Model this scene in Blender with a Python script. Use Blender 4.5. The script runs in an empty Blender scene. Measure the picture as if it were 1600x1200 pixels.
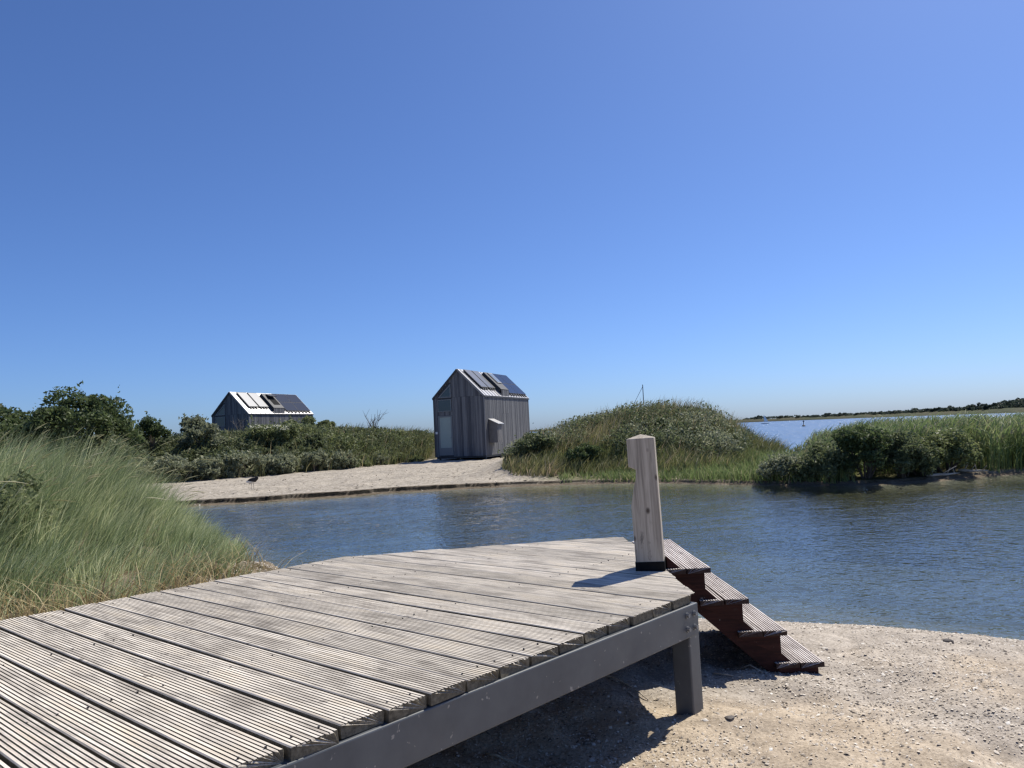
import bpy, bmesh, math, random
import numpy as np
from mathutils import Vector, Matrix

R = math.radians
rng = np.random.default_rng(7)
random.seed(7)
sc = bpy.context.scene
COL = sc.collection

# ------------------------------------------------------------------ camera, sky, sun, exposure
CAMZ = 1.95                       # eye above the water, which lies at z = 0
roll, pitch = R(2.75), math.atan(74 * math.cos(R(2.75)) / 1200)
cam_d = bpy.data.cameras.new('camera')
cam_d.sensor_fit = 'HORIZONTAL'; cam_d.sensor_width = 36.0; cam_d.lens = 27.0
cam_d.clip_start = 0.05; cam_d.clip_end = 20000
cam = bpy.data.objects.new('camera', cam_d); COL.objects.link(cam)
cam.matrix_world = (Matrix.Translation((0, 0, CAMZ)) @ Matrix.Rotation(R(90) + pitch, 4, 'X') @ Matrix.Rotation(-roll, 4, 'Z'))
sc.camera = cam

SUN_EL, SUN_AZ = R(54.0), R(45.6)      # azimuth clockwise from +Y (towards +X)
sun_dir = Vector((math.sin(SUN_AZ) * math.cos(SUN_EL), math.cos(SUN_AZ) * math.cos(SUN_EL), math.sin(SUN_EL)))
w = bpy.data.worlds.new('World'); sc.world = w; w.use_nodes = True
nt = w.node_tree; nt.nodes.clear()
sky = nt.nodes.new('ShaderNodeTexSky'); sky.sky_type = 'NISHITA'; sky.sun_disc = False
sky.sun_elevation = SUN_EL; sky.sun_rotation = SUN_AZ
sky.altitude = 0; sky.air_density = 0.75; sky.dust_density = 0.8; sky.ozone_density = 8.5
bg = nt.nodes.new('ShaderNodeBackground'); bg.inputs['Strength'].default_value = 0.118
wo = nt.nodes.new('ShaderNodeOutputWorld')
wb = nt.nodes.new('ShaderNodeMix'); wb.data_type = 'RGBA'; wb.blend_type = 'MULTIPLY'; wb.inputs[0].default_value = 1.0; wb.inputs[7].default_value = (0.735, 0.835, 1.02, 1)   # camera white balance
nt.links.new(sky.outputs[0], wb.inputs[6]); nt.links.new(wb.outputs[2], bg.inputs[0]); nt.links.new(bg.outputs[0], wo.inputs[0])
sl = bpy.data.lights.new('sun', 'SUN'); sl.energy = 5.0; sl.angle = R(0.53); sl.color = (1.0, 0.94, 0.82)
so = bpy.data.objects.new('sun', sl); COL.objects.link(so)
so.rotation_euler = sun_dir.to_track_quat('Z', 'Y').to_euler(); so.location = (30, 30, 60)
sc.view_settings.view_transform = 'Standard'; sc.view_settings.look = 'None'
sc.view_settings.gamma = 1.0; sc.view_settings.exposure = 0.15; sc.view_settings.use_curve_mapping = False
sc.cycles.filter_width = 1.4
sc.cycles.max_bounces = 8; sc.cycles.transparent_max_bounces = 12

# ------------------------------------------------------------------ helpers: nodes
def new_mat(name):
    m = bpy.data.materials.new(name); m.use_nodes = True
    t = m.node_tree; t.nodes.clear()
    out = t.nodes.new('ShaderNodeOutputMaterial')
    return m, t, out
def nd(t, typ, **kw):
    n = t.nodes.new(typ)
    for k, v in kw.items():
        if k in n.bl_rna.properties: setattr(n, k, v)
        else: n.inputs[k.replace('_', ' ')].default_value = v
    return n
def lk(t, a, b): t.links.new(a, b)
def ramp(t, stops, fac):
    r = t.nodes.new('ShaderNodeValToRGB'); e = r.color_ramp.elements
    while len(e) < len(stops): e.new(0.5)
    for i, (p, c) in enumerate(stops):
        e[i].position = p; e[i].color = (*c, 1) if len(c) == 3 else c
    lk(t, fac, r.inputs[0]); return r.outputs[0]
def mixc(t, fac, a, b, mode='MIX'):
    m = t.nodes.new('ShaderNodeMix'); m.data_type = 'RGBA'; m.blend_type = mode
    for sock, v in ((m.inputs[0], fac), (m.inputs[6], a), (m.inputs[7], b)):
        if isinstance(v, (int, float)): sock.default_value = v
        elif isinstance(v, tuple): sock.default_value = (*v, 1) if len(v) == 3 else v
        else: lk(t, v, sock)
    return m.outputs[2]
def noise(t, vec, scale, detail=4, rough=0.55, dist=0.0):
    n = nd(t, 'ShaderNodeTexNoise'); n.inputs['Scale'].default_value = scale
    n.inputs['Detail'].default_value = detail; n.inputs['Roughness'].default_value = rough
    n.inputs['Distortion'].default_value = dist
    if vec is not None: lk(t, vec, n.inputs['Vector'])
    return n.outputs[0]
def mapping(t, vec, rot=(0, 0, 0), scale=(1, 1, 1), loc=(0, 0, 0)):
    m = nd(t, 'ShaderNodeMapping'); m.inputs['Rotation'].default_value = rot
    m.inputs['Scale'].default_value = scale; m.inputs['Location'].default_value = loc
    lk(t, vec, m.inputs['Vector']); return m.outputs[0]
def bump(t, h, strength, dist):
    b = nd(t, 'ShaderNodeBump'); b.inputs['Strength'].default_value = strength
    b.inputs['Distance'].default_value = dist; lk(t, h, b.inputs['Height']); return b.outputs[0]
def principled(t, out, color, rough=0.8, normal=None, metal=0.0, spec=0.5):
    p = nd(t, 'ShaderNodeBsdfPrincipled')
    if isinstance(color, tuple): p.inputs['Base Color'].default_value = (*color, 1)
    else: lk(t, color, p.inputs['Base Color'])
    if isinstance(rough, (int, float)): p.inputs['Roughness'].default_value = rough
    else: lk(t, rough, p.inputs['Roughness'])
    p.inputs['Metallic'].default_value = metal
    p.inputs['Specular IOR Level'].default_value = spec
    if normal is not None: lk(t, normal, p.inputs['Normal'])
    lk(t, p.outputs[0], out.inputs[0]); return p
def coords(t): return nd(t, 'ShaderNodeTexCoord')

# ------------------------------------------------------------------ materials
def wood_mat(name, ang, dark, mid, light, yellow=None, streak=1.0, bumpd=0.002, flank=None):
    """weathered timber; ang turns the grain so that it runs along local X"""
    m, t, out = new_mat(name); tc = coords(t)
    oi = nd(t, 'ShaderNodeObjectInfo')
    off = nd(t, 'ShaderNodeVectorMath', operation='SCALE'); off.inputs[0].default_value = (7, 3, 5); lk(t, oi.outputs['Random'], off.inputs['Scale'])
    rv = mapping(t, tc.outputs['Object'], rot=(0, 0, ang))
    add = nd(t, 'ShaderNodeVectorMath', operation='ADD'); lk(t, rv, add.inputs[0]); lk(t, off.outputs[0], add.inputs[1])
    g = noise(t, mapping(t, add.outputs[0], scale=(1.2, 28, 28)), 2.2 * streak, 6, 0.62, 0.4)
    g2 = noise(t, mapping(t, add.outputs[0], scale=(1, 3.2, 3.2)), 3.3, 5, 0.6)
    c = ramp(t, [(0.28, dark), (0.48, mid), (0.70, light)], g)
    if yellow is not None:
        f = nd(t, 'ShaderNodeMapRange'); f.inputs['From Min'].default_value = 0.5; f.inputs['From Max'].default_value = 0.75; lk(t, g2, f.inputs[0])
        c = mixc(t, f.outputs[0], c, mixc(t, 0.45, c, yellow))
    f2 = nd(t, 'ShaderNodeMapRange'); f2.inputs['From Min'].default_value = 0.32; f2.inputs['From Max'].default_value = 0.52
    f2.inputs['To Min'].default_value = 0.70; f2.inputs['To Max'].default_value = 0.0; lk(t, g2, f2.inputs[0])
    c = mixc(t, f2.outputs[0], c, dark)
    br = nd(t, 'ShaderNodeMapRange'); br.inputs['To Min'].default_value = 0.78; br.inputs['To Max'].default_value = 1.16; lk(t, oi.outputs['Random'], br.inputs[0])
    c = mixc(t, 1.0, c, br.outputs[0], 'MULTIPLY')
    # scattered pale flecks (lichen, droppings) and small dark knots
    fl = nd(t, 'ShaderNodeMapRange'); fl.inputs['From Min'].default_value = 0.66; fl.inputs['From Max'].default_value = 0.74
    lk(t, noise(t, add.outputs[0], 14, 3, 0.7), fl.inputs[0])
    c = mixc(t, fl.outputs[0], c, mixc(t, 0.55, c, (0.62, 0.58, 0.50)))
    fk = nd(t, 'ShaderNodeMapRange'); fk.inputs['From Min'].default_value = 0.70; fk.inputs['From Max'].default_value = 0.76
    lk(t, noise(t, mapping(t, add.outputs[0], scale=(1, 1.6, 1.6), loc=(4, 9, 2)), 9, 2, 0.5), fk.inputs[0])
    c = mixc(t, fk.outputs[0], c, mixc(t, 0.6, c, (0.05, 0.04, 0.035)))
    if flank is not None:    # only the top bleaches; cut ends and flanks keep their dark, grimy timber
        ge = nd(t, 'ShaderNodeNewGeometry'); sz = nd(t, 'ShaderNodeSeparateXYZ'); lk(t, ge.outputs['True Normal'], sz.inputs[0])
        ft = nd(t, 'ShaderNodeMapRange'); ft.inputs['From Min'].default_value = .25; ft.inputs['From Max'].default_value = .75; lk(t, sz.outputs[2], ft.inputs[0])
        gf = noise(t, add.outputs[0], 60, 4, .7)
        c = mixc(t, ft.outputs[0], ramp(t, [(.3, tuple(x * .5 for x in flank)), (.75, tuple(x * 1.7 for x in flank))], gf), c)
    b = bump(t, g, 0.6, bumpd)
    principled(t, out, c, 0.82, b, spec=0.25); return m
M = {}
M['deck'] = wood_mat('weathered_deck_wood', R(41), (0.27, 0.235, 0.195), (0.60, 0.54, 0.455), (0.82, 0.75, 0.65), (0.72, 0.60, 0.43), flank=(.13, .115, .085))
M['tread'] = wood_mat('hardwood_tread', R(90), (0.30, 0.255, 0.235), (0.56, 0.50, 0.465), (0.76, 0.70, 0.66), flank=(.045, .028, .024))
M['redwood'] = wood_mat('red_hardwood', R(0), (0.020, 0.008, 0.007), (0.045, 0.015, 0.012), (0.070, 0.027, 0.020))
M['fence'] = wood_mat('joist_wood', R(41), (0.06, 0.05, 0.045), (0.12, 0.105, 0.09), (0.18, 0.16, 0.14))

M['groove'] = wood_mat('groove_floor', R(41), (0.05, 0.045, 0.04), (0.12, 0.105, 0.09), (0.26, 0.23, 0.19))  # darker wood tone for the groove floors
def bollard_mat():
    m, t, out = new_mat('bollard_timber'); tc = coords(t)
    v = tc.outputs['Object']
    g = noise(t, mapping(t, v, scale=(26, 26, 1.1)), 2.4, 6, 0.6, 0.6)
    c = ramp(t, [(0.28, (0.21, 0.185, 0.155)), (0.48, (0.39, 0.345, 0.285)), (0.72, (0.53, 0.475, 0.395))], g)
    g2 = noise(t, mapping(t, v, scale=(1.5, 1.5, .7)), 3.0, 4, .6)
    f = nd(t, 'ShaderNodeMapRange'); f.inputs['From Min'].default_value = .48; f.inputs['From Max'].default_value = .7; lk(t, g2, f.inputs[0])
    c = mixc(t, f.outputs[0], c, mixc(t, .5, c, (0.46, 0.42, 0.35)))
    # dark scuffs low down where ropes rub: shaped by stretched noise
    sp = nd(t, 'ShaderNodeSeparateXYZ'); lk(t, v, sp.inputs[0])
    low = nd(t, 'ShaderNodeMapRange'); low.inputs['From Min'].default_value = 0.36; low.inputs['From Max'].default_value = 0.12; lk(t, sp.outputs[2], low.inputs[0])
    sc_ = nd(t, 'ShaderNodeMapRange'); sc_.inputs['From Min'].default_value = 0.56; sc_.inputs['From Max'].default_value = 0.66
    lk(t, noise(t, mapping(t, v, rot=(0, R(38), 0), scale=(9, 9, 3)), 2.2, 5, .7), sc_.inputs[0])
    mul = nd(t, 'ShaderNodeMath', operation='MULTIPLY'); lk(t, low.outputs[0], mul.inputs[0]); lk(t, sc_.outputs[0], mul.inputs[1])
    c = mixc(t, mul.outputs[0], c, (0.07, 0.066, 0.06))
    # knots
    vo = nd(t, 'ShaderNodeTexVoronoi'); vo.inputs['Scale'].default_value = 1.0; vo.inputs['Randomness'].default_value = 0.9
    lk(t, mapping(t, v, scale=(7, 7, 4.5), loc=(.2, .1, .55)), vo.inputs['Vector'])
    kn = nd(t, 'ShaderNodeMapRange'); kn.inputs['From Min'].default_value = .13; kn.inputs['From Max'].default_value = .07; lk(t, vo.outputs['Distance'], kn.inputs[0])
    c = mixc(t, kn.outputs[0], c, (0.10, 0.08, 0.065))
    principled(t, out, c, .85, bump(t, g, .5, .002), spec=.2); return m
M['bollard'] = bollard_mat()

def plain(name, col, rough=0.6, metal=0.0, spec=0.5, nscale=None, namp=0.25, bmp=0.0):
    m, t, out = new_mat(name); tc = coords(t)
    c = col; nrm = None
    if nscale:
        n = noise(t, tc.outputs['Object'], nscale, 5, .6)
        c = ramp(t, [(0.3, tuple(x * (1 - namp) for x in col)), (0.7, tuple(min(1, x * (1 + namp)) for x in col))], n)
        if bmp: nrm = bump(t, n, .5, bmp)
    principled(t, out, c, rough, nrm, metal, spec); return m
def steel_mat():
    m, t, out = new_mat('painted_steel'); tc = coords(t); v = tc.outputs['Object']
    n = noise(t, v, 5, 5, .6)
    c = ramp(t, [(.3, (0.062, 0.070, 0.082)), (.7, (0.100, 0.110, 0.122))], n)
    f = nd(t, 'ShaderNodeMapRange'); f.inputs['From Min'].default_value = .70; f.inputs['From Max'].default_value = .73
    lk(t, noise(t, v, 34, 2, .5), f.inputs[0])
    c = mixc(t, f.outputs[0], c, (0.26, 0.25, 0.24))
    f2 = nd(t, 'ShaderNodeMapRange'); f2.inputs['From Min'].default_value = .5; f2.inputs['From Max'].default_value = .8; lk(t, noise(t, v, 1.7, 4, .7), f2.inputs[0])
    c = mixc(t, f2.outputs[0], c, mixc(t, .3, c, (0.17, .165, .155)))
    principled(t, out, c, .48, bump(t, n, .15, .002)); return m
M['steel'] = steel_mat()
M['bolt'] = plain('galvanised_bolt', (0.22, 0.225, 0.235), .45, .6)
M['screw'] = plain('screw_steel', (0.06, 0.055, 0.05), .5, .5)
M['black'] = plain('black_rubber', (0.010, 0.010, 0.010), .8, 0, .12, nscale=30)
def hut_wood(name, dark, mid, light):
    m, t, out = new_mat(name); tc = coords(t)
    at = nd(t, 'ShaderNodeAttribute', attribute_name='tint')
    g = noise(t, mapping(t, tc.outputs['Object'], scale=(9, 9, .35)), 2.0, 5, .6)
    mx = nd(t, 'ShaderNodeMath', operation='MULTIPLY_ADD'); lk(t, at.outputs['Fac'], mx.inputs[0]); mx.inputs[1].default_value = .55
    lk(t, g, mx.inputs[2])
    c = ramp(t, [(.35, dark), (.72, mid), (1.05 if False else 1.0, light)], mx.outputs[0])
    principled(t, out, c, .85, spec=.2); return m
M['clad'] = hut_wood('silvered_cladding', (0.070, 0.073, 0.082), (0.128, 0.130, 0.138), (0.21, 0.21, 0.212))
M['hutdark'] = plain('dark_trim', (0.045, 0.047, 0.052), .6)
M['zinc'] = plain('pale_zinc_roof', (0.42, 0.42, 0.43), .40, .75, nscale=1.2, namp=.10)
M['trim'] = plain('pale_trim', (0.25, 0.25, 0.255), .6)
M['frame'] = plain('grey_window_frame', (0.19, 0.20, 0.205), .5)
M['panel'] = plain('solar_glass', (0.018, 0.022, 0.034), .22, 0, .35)
M['collector'] = plain('collector_glass', (0.020, 0.025, 0.038), .33, 0, 1.0)
M['collector'].node_tree.nodes['Principled BSDF'].inputs['IOR'].default_value = 1.9
def glass_mat(name, col, rough=.05):
    m, t, out = new_mat(name); principled(t, out, col, rough, spec=.6); return m
M['glass'] = glass_mat('dark_window_glass', (0.035, 0.045, 0.05))
M['frosted'] = plain('frosted_door_glass', (0.33, 0.385, 0.35), .35, nscale=.8, namp=.08)
M['skyl'] = glass_mat('skylight_glass', (0.25, 0.29, 0.32), .06)
M['white'] = plain('white_paint', (0.78, 0.78, 0.76), .5)
M['stilt'] = plain('galvanised_stilt', (0.10, 0.10, 0.10), .6)
M['mast'] = plain('dark_mast', (0.05, 0.055, 0.065), .5)
M['navy'] = plain('dark_hull', (0.05, 0.07, 0.12), .4)
M['root'] = plain('dry_root', (0.48, 0.42, 0.33), .9, nscale=20)
M['bark'] = plain('bark', (0.085, 0.07, 0.055), .9, nscale=10, namp=.4)
M['deadwood'] = plain('dead_twig', (0.21, 0.185, 0.16), .9, nscale=10)
M['stone'] = plain('dark_stone', (0.11, 0.095, 0.085), .8, nscale=12, namp=.4)
M['drift'] = plain('driftwood', (0.36, 0.33, 0.28), .85, nscale=9, namp=.35)
M['blossom'] = plain('cream_blossom', (0.72, 0.70, 0.52), .8)

def leaf_mat(name, stops, transl=.45, rough=.55, spec=.3):
    m, t, out = new_mat(name)
    at = nd(t, 'ShaderNodeAttribute', attribute_name='tint')
    c = ramp(t, stops, at.outputs['Fac'])
    p = principled(t, out, c, rough, spec=spec)
    tr = nd(t, 'ShaderNodeBsdfTranslucent'); lk(t, c, tr.inputs[0])
    mx = nd(t, 'ShaderNodeMixShader'); mx.inputs[0].default_value = transl
    lk(t, p.outputs[0], mx.inputs[1]); lk(t, tr.outputs[0], mx.inputs[2]); lk(t, mx.outputs[0], out.inputs[0])
    return m
M['leaf_dark'] = leaf_mat('dark_leaves', [(0, (0.045, 0.063, 0.028)), (.6, (0.106, 0.145, 0.056)), (1, (0.185, 0.228, 0.095))])
M['leaf_far'] = leaf_mat('far_leaves', [(0, (0.035, 0.050, 0.040)), (1, (0.075, 0.095, 0.068))])
M['leaf_mid'] = leaf_mat('mid_green_leaves', [(0, (0.068, 0.085, 0.043)), (.6, (0.148, 0.180, 0.085)), (1, (0.254, 0.269, 0.145))])
M['leaf_grey'] = leaf_mat('grey_green_leaves', [(0, (0.119, 0.142, 0.082)), (.6, (0.266, 0.288, 0.178)), (1, (0.491, 0.485, 0.330))])
M['leaf_lime'] = leaf_mat('yellow_green_leaves', [(0, (0.093, 0.114, 0.050)), (.6, (0.186, 0.222, 0.094)), (1, (0.309, 0.320, 0.158))])
M['reed'] = leaf_mat('reed_leaves', [(0, (0.110, 0.158, 0.056)), (.6, (0.205, 0.276, 0.100)), (.9, (0.321, 0.362, 0.154)), (1, (0.398, 0.361, 0.217))])
M['marram'] = leaf_mat('marram_blades', [(0, (0.130, 0.178, 0.080)), (.5, (0.337, 0.403, 0.202)), (.85, (0.563, 0.600, 0.321)), (1, (0.792, 0.792, 0.480))], .4, .45, .45)
M['straw'] = leaf_mat('straw', [(0, (0.221, 0.156, 0.069)), (.6, (0.442, 0.338, 0.163)), (1, (0.624, 0.520, 0.288))], .3)
M['seed'] = leaf_mat('seed_heads', [(0, (0.42, 0.40, 0.24)), (1, (0.66, 0.63, 0.43))], .45)
M['drygrass'] = leaf_mat('dune_grass', [(0, (0.106, 0.121, 0.043)), (.5, (0.203, 0.217, 0.083)), (.85, (0.368, 0.321, 0.167)), (1, (0.581, 0.450, 0.295))], .35)

def ground_mat(name, fine):
    m, t, out = new_mat(name); tc = coords(t); v = tc.outputs['Object']
    at = nd(t, 'ShaderNodeAttribute', attribute_name='gcol')
    n1 = noise(t, v, .55, 5, .6); n2 = noise(t, v, 6.0, 5, .65); n3 = noise(t, v, 55 if fine else 18, 4, .7)
    c = mixc(t, 1.0, at.outputs['Color'], ramp(t, [(.3, (.80, .79, .78)), (.7, (1.12, 1.10, 1.06))], n1), 'MULTIPLY')
    c = mixc(t, 1.0, c, ramp(t, [(.3, (.78, .76, .74) if fine else (.60, .58, .55)), (.62, (1.16, 1.15, 1.13))], n2), 'MULTIPLY')
    c = mixc(t, 1.0, c, ramp(t, [(.30, (.62, .60, .57)), (.55, (1.0, 1.0, 1.0)), (.75, (1.3, 1.29, 1.26))], n3), 'MULTIPLY')
    h = nd(t, 'ShaderNodeMath', operation='MULTIPLY_ADD'); lk(t, n2, h.inputs[0]); h.inputs[1].default_value = 1.6; lk(t, n3, h.inputs[2])
    principled(t, out, c, .95, bump(t, h.outputs[0], .7, .012 if fine else .03), spec=.12); return m
M['beach'] = ground_mat('shell_sand', True)
M['bank'] = ground_mat('bank_sand', False)
def chips_mat():
    m, t, out = new_mat('shell_chips')
    at = nd(t, 'ShaderNodeAttribute', attribute_name='tint')
    c = ramp(t, [(0, (.10, .08, .065)), (.14, (.20, .165, .13)), (.35, (.40, .34, .27)), (.65, (.55, .48, .40)), (.9, (.68, .61, .52)), (1, (.82, .78, .70))], at.outputs['Fac'])
    principled(t, out, c, .7, spec=.3); return m
M['chips'] = chips_mat()
M['wrack'] = leaf_mat('wrack', [(0, (.05, .045, .035)), (.7, (.14, .12, .09)), (1, (.55, .50, .43))], .05)

def water_mat(name, scale, strength, dist, tint, deep):
    m, t, out = new_mat(name); tc = coords(t); v = tc.outputs['Object']
    n1 = noise(t, mapping(t, v, rot=(0, 0, R(20)), scale=(1, 1.25, 1)), 4.2 * scale, 2, .45, .35)
    n2 = noise(t, mapping(t, v, rot=(0, 0, R(-14)), scale=(1, 1.2, 1)), 10.0 * scale, 2, .5, .3)
    # wind gusts ruffle the surface in patches
    gu = nd(t, 'ShaderNodeMapRange'); gu.inputs['From Min'].default_value = .35; gu.inputs['From Max'].default_value = .65
    gu.inputs['To Min'].default_value = .55; gu.inputs['To Max'].default_value = 1.1
    lk(t, noise(t, mapping(t, v, scale=(1, 1.4, 1)), .16 * scale, 3, .5), gu.inputs[0])
    a = nd(t, 'ShaderNodeMath', operation='MULTIPLY_ADD'); lk(t, n2, a.inputs[0]); a.inputs[1].default_value = .80; lk(t, n1, a.inputs[2])
    b = nd(t, 'ShaderNodeMath', operation='MULTIPLY'); lk(t, a.outputs[0], b.inputs[0]); lk(t, gu.outputs[0], b.inputs[1])
    nrm = bump(t, b.outputs[0], strength, dist)
    gl = nd(t, 'ShaderNodeBsdfGlossy'); gl.inputs['Roughness'].default_value = .22 if deep else .008; gl.inputs['Color'].default_value = (1, 1, 1, 1); lk(t, nrm, gl.inputs['Normal'])
    if deep:
        base = nd(t, 'ShaderNodeBsdfDiffuse'); base.inputs[0].default_value = (*tint, 1)
    else:
        base = nd(t, 'ShaderNodeBsdfTransparent'); base.inputs[0].default_value = (*tint, 1)
    fr = nd(t, 'ShaderNodeFresnel'); fr.inputs['IOR'].default_value = 1.37; lk(t, nrm, fr.inputs['Normal'])
    mx = nd(t, 'ShaderNodeMixShader'); fm = nd(t, 'ShaderNodeMath', operation='MULTIPLY'); lk(t, fr.outputs[0], fm.inputs[0]); fm.inputs[1].default_value = .62 if deep else 1.0   # steep little waves mirror less than a flat lake
    lk(t, fm.outputs[0], mx.inputs[0]); lk(t, base.outputs[0], mx.inputs[1]); lk(t, gl.outputs[0], mx.inputs[2])
    lk(t, mx.outputs[0], out.inputs[0]); return m
M['lagoon'] = water_mat('lagoon_water', 1.0, 1.0, .021, (0.76, 0.83, 0.79), False)
M['lake'] = water_mat('lake_water', .2, 1.0, .35, (0.06, 0.13, 0.25), True)

# ------------------------------------------------------------------ helpers: objects
def tag(o, label=None, cat=None, group=None, kind=None):
    if label: o['label'] = label
    if cat: o['category'] = cat
    if group: o['group'] = group
    if kind: o['kind'] = kind
    return o
def link(name, me, mat=None, parent=None):
    if mat is not None and not me.materials: me.materials.append(mat)
    o = bpy.data.objects.new(name, me); COL.objects.link(o)
    if parent is not None: o.parent = parent
    return o
def empty(name, loc=(0, 0, 0), rz=0):
    o = bpy.data.objects.new(name, None); COL.objects.link(o); o.location = loc; o.rotation_euler = (0, 0, rz)
    o.empty_display_size = .2; return o
def quads(name, V, F, mat, parent=None, tint=None, smooth=False):
    """V (n,3) float, F (m,4) int -> one mesh object"""
    V = np.asarray(V, np.float32); F = np.asarray(F, np.int32); k = F.shape[1]
    me = bpy.data.meshes.new(name)
    me.vertices.add(len(V)); me.vertices.foreach_set('co', V.ravel())
    me.loops.add(F.size); me.loops.foreach_set('vertex_index', F.ravel())
    me.polygons.add(len(F)); me.polygons.foreach_set('loop_start', np.arange(0, F.size, k, dtype=np.int32))
    me.update(calc_edges=True)
    if smooth: me.polygons.foreach_set('use_smooth', np.ones(len(F), bool))
    if tint is not None:
        a = me.attributes.new('tint', 'FLOAT', 'POINT'); a.data.foreach_set('value', np.asarray(tint, np.float32))
    me.update()
    if name is None: return me
    return link(name, me, mat, parent)
class MB:
    """collects simple solids into one mesh"""
    def __init__(s): s.v = []; s.f = []; s.t = []
    def add(s, V, F, tint=.5):
        b = len(s.v); s.v += [tuple(p) for p in V]; s.f += [tuple(i + b for i in f) for f in F]; s.t += [tint] * len(V); return s
    def box(s, x0, x1, y0, y1, z0, z1, tint=.5):
        V = [(x, y, z) for z in (z0, z1) for y in (y0, y1) for x in (x0, x1)]
        return s.add(V, [(0, 2, 3, 1), (4, 5, 7, 6), (0, 1, 5, 4), (2, 6, 7, 3), (0, 4, 6, 2), (1, 3, 7, 5)], tint)
    def hexa(s, P, tint=.5):   # 8 corners: bottom 4 ccw, top 4 ccw
        return s.add(P, [(3, 2, 1, 0), (4, 5, 6, 7), (0, 1, 5, 4), (1, 2, 6, 5), (2, 3, 7, 6), (3, 0, 4, 7)], tint)
    def prism(s, poly, d, tint=.5):   # polygon of 3-D points, swept by vector d
        n = len(poly); V = [Vector(p) for p in poly] + [Vector(p) + Vector(d) for p in poly]
        F = [tuple(range(n - 1, -1, -1)), tuple(range(n, 2 * n))] + [(i, (i + 1) % n, n + (i + 1) % n, n + i) for i in range(n)]
        return s.add(V, F, tint)
    def tube(s, pts, rad, seg=6, tint=.5):
        pts = [Vector(p) for p in pts]; rad = rad if hasattr(rad, '__len__') else [rad] * len(pts); V = []; F = []
        for i, p in enumerate(pts):
            d = (pts[min(i + 1, len(pts) - 1)] - pts[max(i - 1, 0)]).normalized()
            a = d.cross(Vector((0.13, .21, 1)) if abs(d.z) < .95 else Vector((1, 0.1, 0))).normalized(); b = d.cross(a)
            for k in range(seg):
                q = 2 * math.pi * k / seg; V.append(p + (a * math.cos(q) + b * math.sin(q)) * rad[i])
        for i in range(len(pts) - 1):
            for k in range(seg):
                F.append((i * seg + k, i * seg + (k + 1) % seg, (i + 1) * seg + (k + 1) % seg, (i + 1) * seg + k))
        F.append(tuple(range(seg - 1, -1, -1))); F.append(tuple((len(pts) - 1) * seg + k for k in range(seg)))
        return s.add(V, F, tint)
    def build(s, name, mat, parent=None, bevel=0, smooth=False, attr=False):
        me = bpy.data.meshes.new(name); me.from_pydata([tuple(v) for v in s.v], [], s.f); me.update()
        bm = bmesh.new(); bm.from_mesh(me); bmesh.ops.recalc_face_normals(bm, faces=bm.faces)
        if bevel: bmesh.ops.bevel(bm, geom=list(bm.edges), offset=bevel, segments=2, profile=.5, affect='EDGES')
        bm.to_mesh(me); bm.free()
        if smooth:
            for p in me.polygons: p.use_smooth = True
        if attr and not bevel:
            a = me.attributes.new('tint', 'FLOAT', 'POINT'); a.data.foreach_set('value', np.array(s.t, np.float32))
        return link(name, me, mat, parent)
def copy_tree(o, parent=None):
    c = o.copy(); COL.objects.link(c); c.parent = parent
    for ch in list(o.children): copy_tree(ch, c)
    return c

# ------------------------------------------------------------------ noise
_lat = np.random.default_rng(11).random((256, 256)).astype(np.float64)
def vnoise(x, y):
    xi = np.floor(x).astype(int); yi = np.floor(y).astype(int); fx = x - xi; fy = y - yi
    fx = fx * fx * (3 - 2 * fx); fy = fy * fy * (3 - 2 * fy)
    a = _lat[xi & 255, yi & 255]; b = _lat[(xi + 1) & 255, yi & 255]; c = _lat[xi & 255, (yi + 1) & 255]; d = _lat[(xi + 1) & 255, (yi + 1) & 255]
    return (a * (1 - fx) + b * fx) * (1 - fy) + (c * (1 - fx) + d * fx) * fy - .5
def fbm(x, y, o=4):
    s = 0; a = 1.
    for i in range(o): s = s + a * vnoise(x * 2**i + 17.3 * i, y * 2**i + 9.1 * i); a *= .5
    return s
def sstep(a, b, x):
    t = np.clip((x - a) / (b - a), 0, 1); return t * t * (3 - 2 * t)

# ------------------------------------------------------------------ shores and heights (metres; water level z = 0)
_nx = [-60, -16, -10, -7, -5, -3.8, -2.5, -1, 0, 1.2, 2.5, 3.34, 4.13, 5.2, 6.5, 9, 14, 60]
_ny = [26, 24.4, 17.5, 14.5, 12.5, 11.2, 9.6, 8.6, 8.2, 7.85, 7.43, 7.04, 6.49, 5.5, 3.9, 0, -8, -60]
_fx = [-80, -16, -13, -10, -6, -2.44, 1, 4.15, 6.5, 8.74, 11, 14.8, 20, 40, 120]
_fy = [24.5, 24.5, 24.6, 25.3, 26.4, 27.4, 27.0, 26.1, 24.0, 21.5, 21.3, 22.6, 23.2, 22, 22]
def smooth_interp(x, xs, ys, r):
    s = 0
    for k in np.linspace(-1, 1, 5): s = s + np.interp(x + k * r, xs, ys)
    return s / 5
def y_near(x): return smooth_interp(x, _nx, _ny, .5) + .05 * fbm(x * 1.3, x * 0 + 3.3)
def y_far(x): return smooth_interp(x, _fx, _fy, 1.0) + .35 * fbm(x * .7, x * 0 + 8.1) + .10 * fbm(x * 3.1, x * 0 + 2.1, 2)
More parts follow.
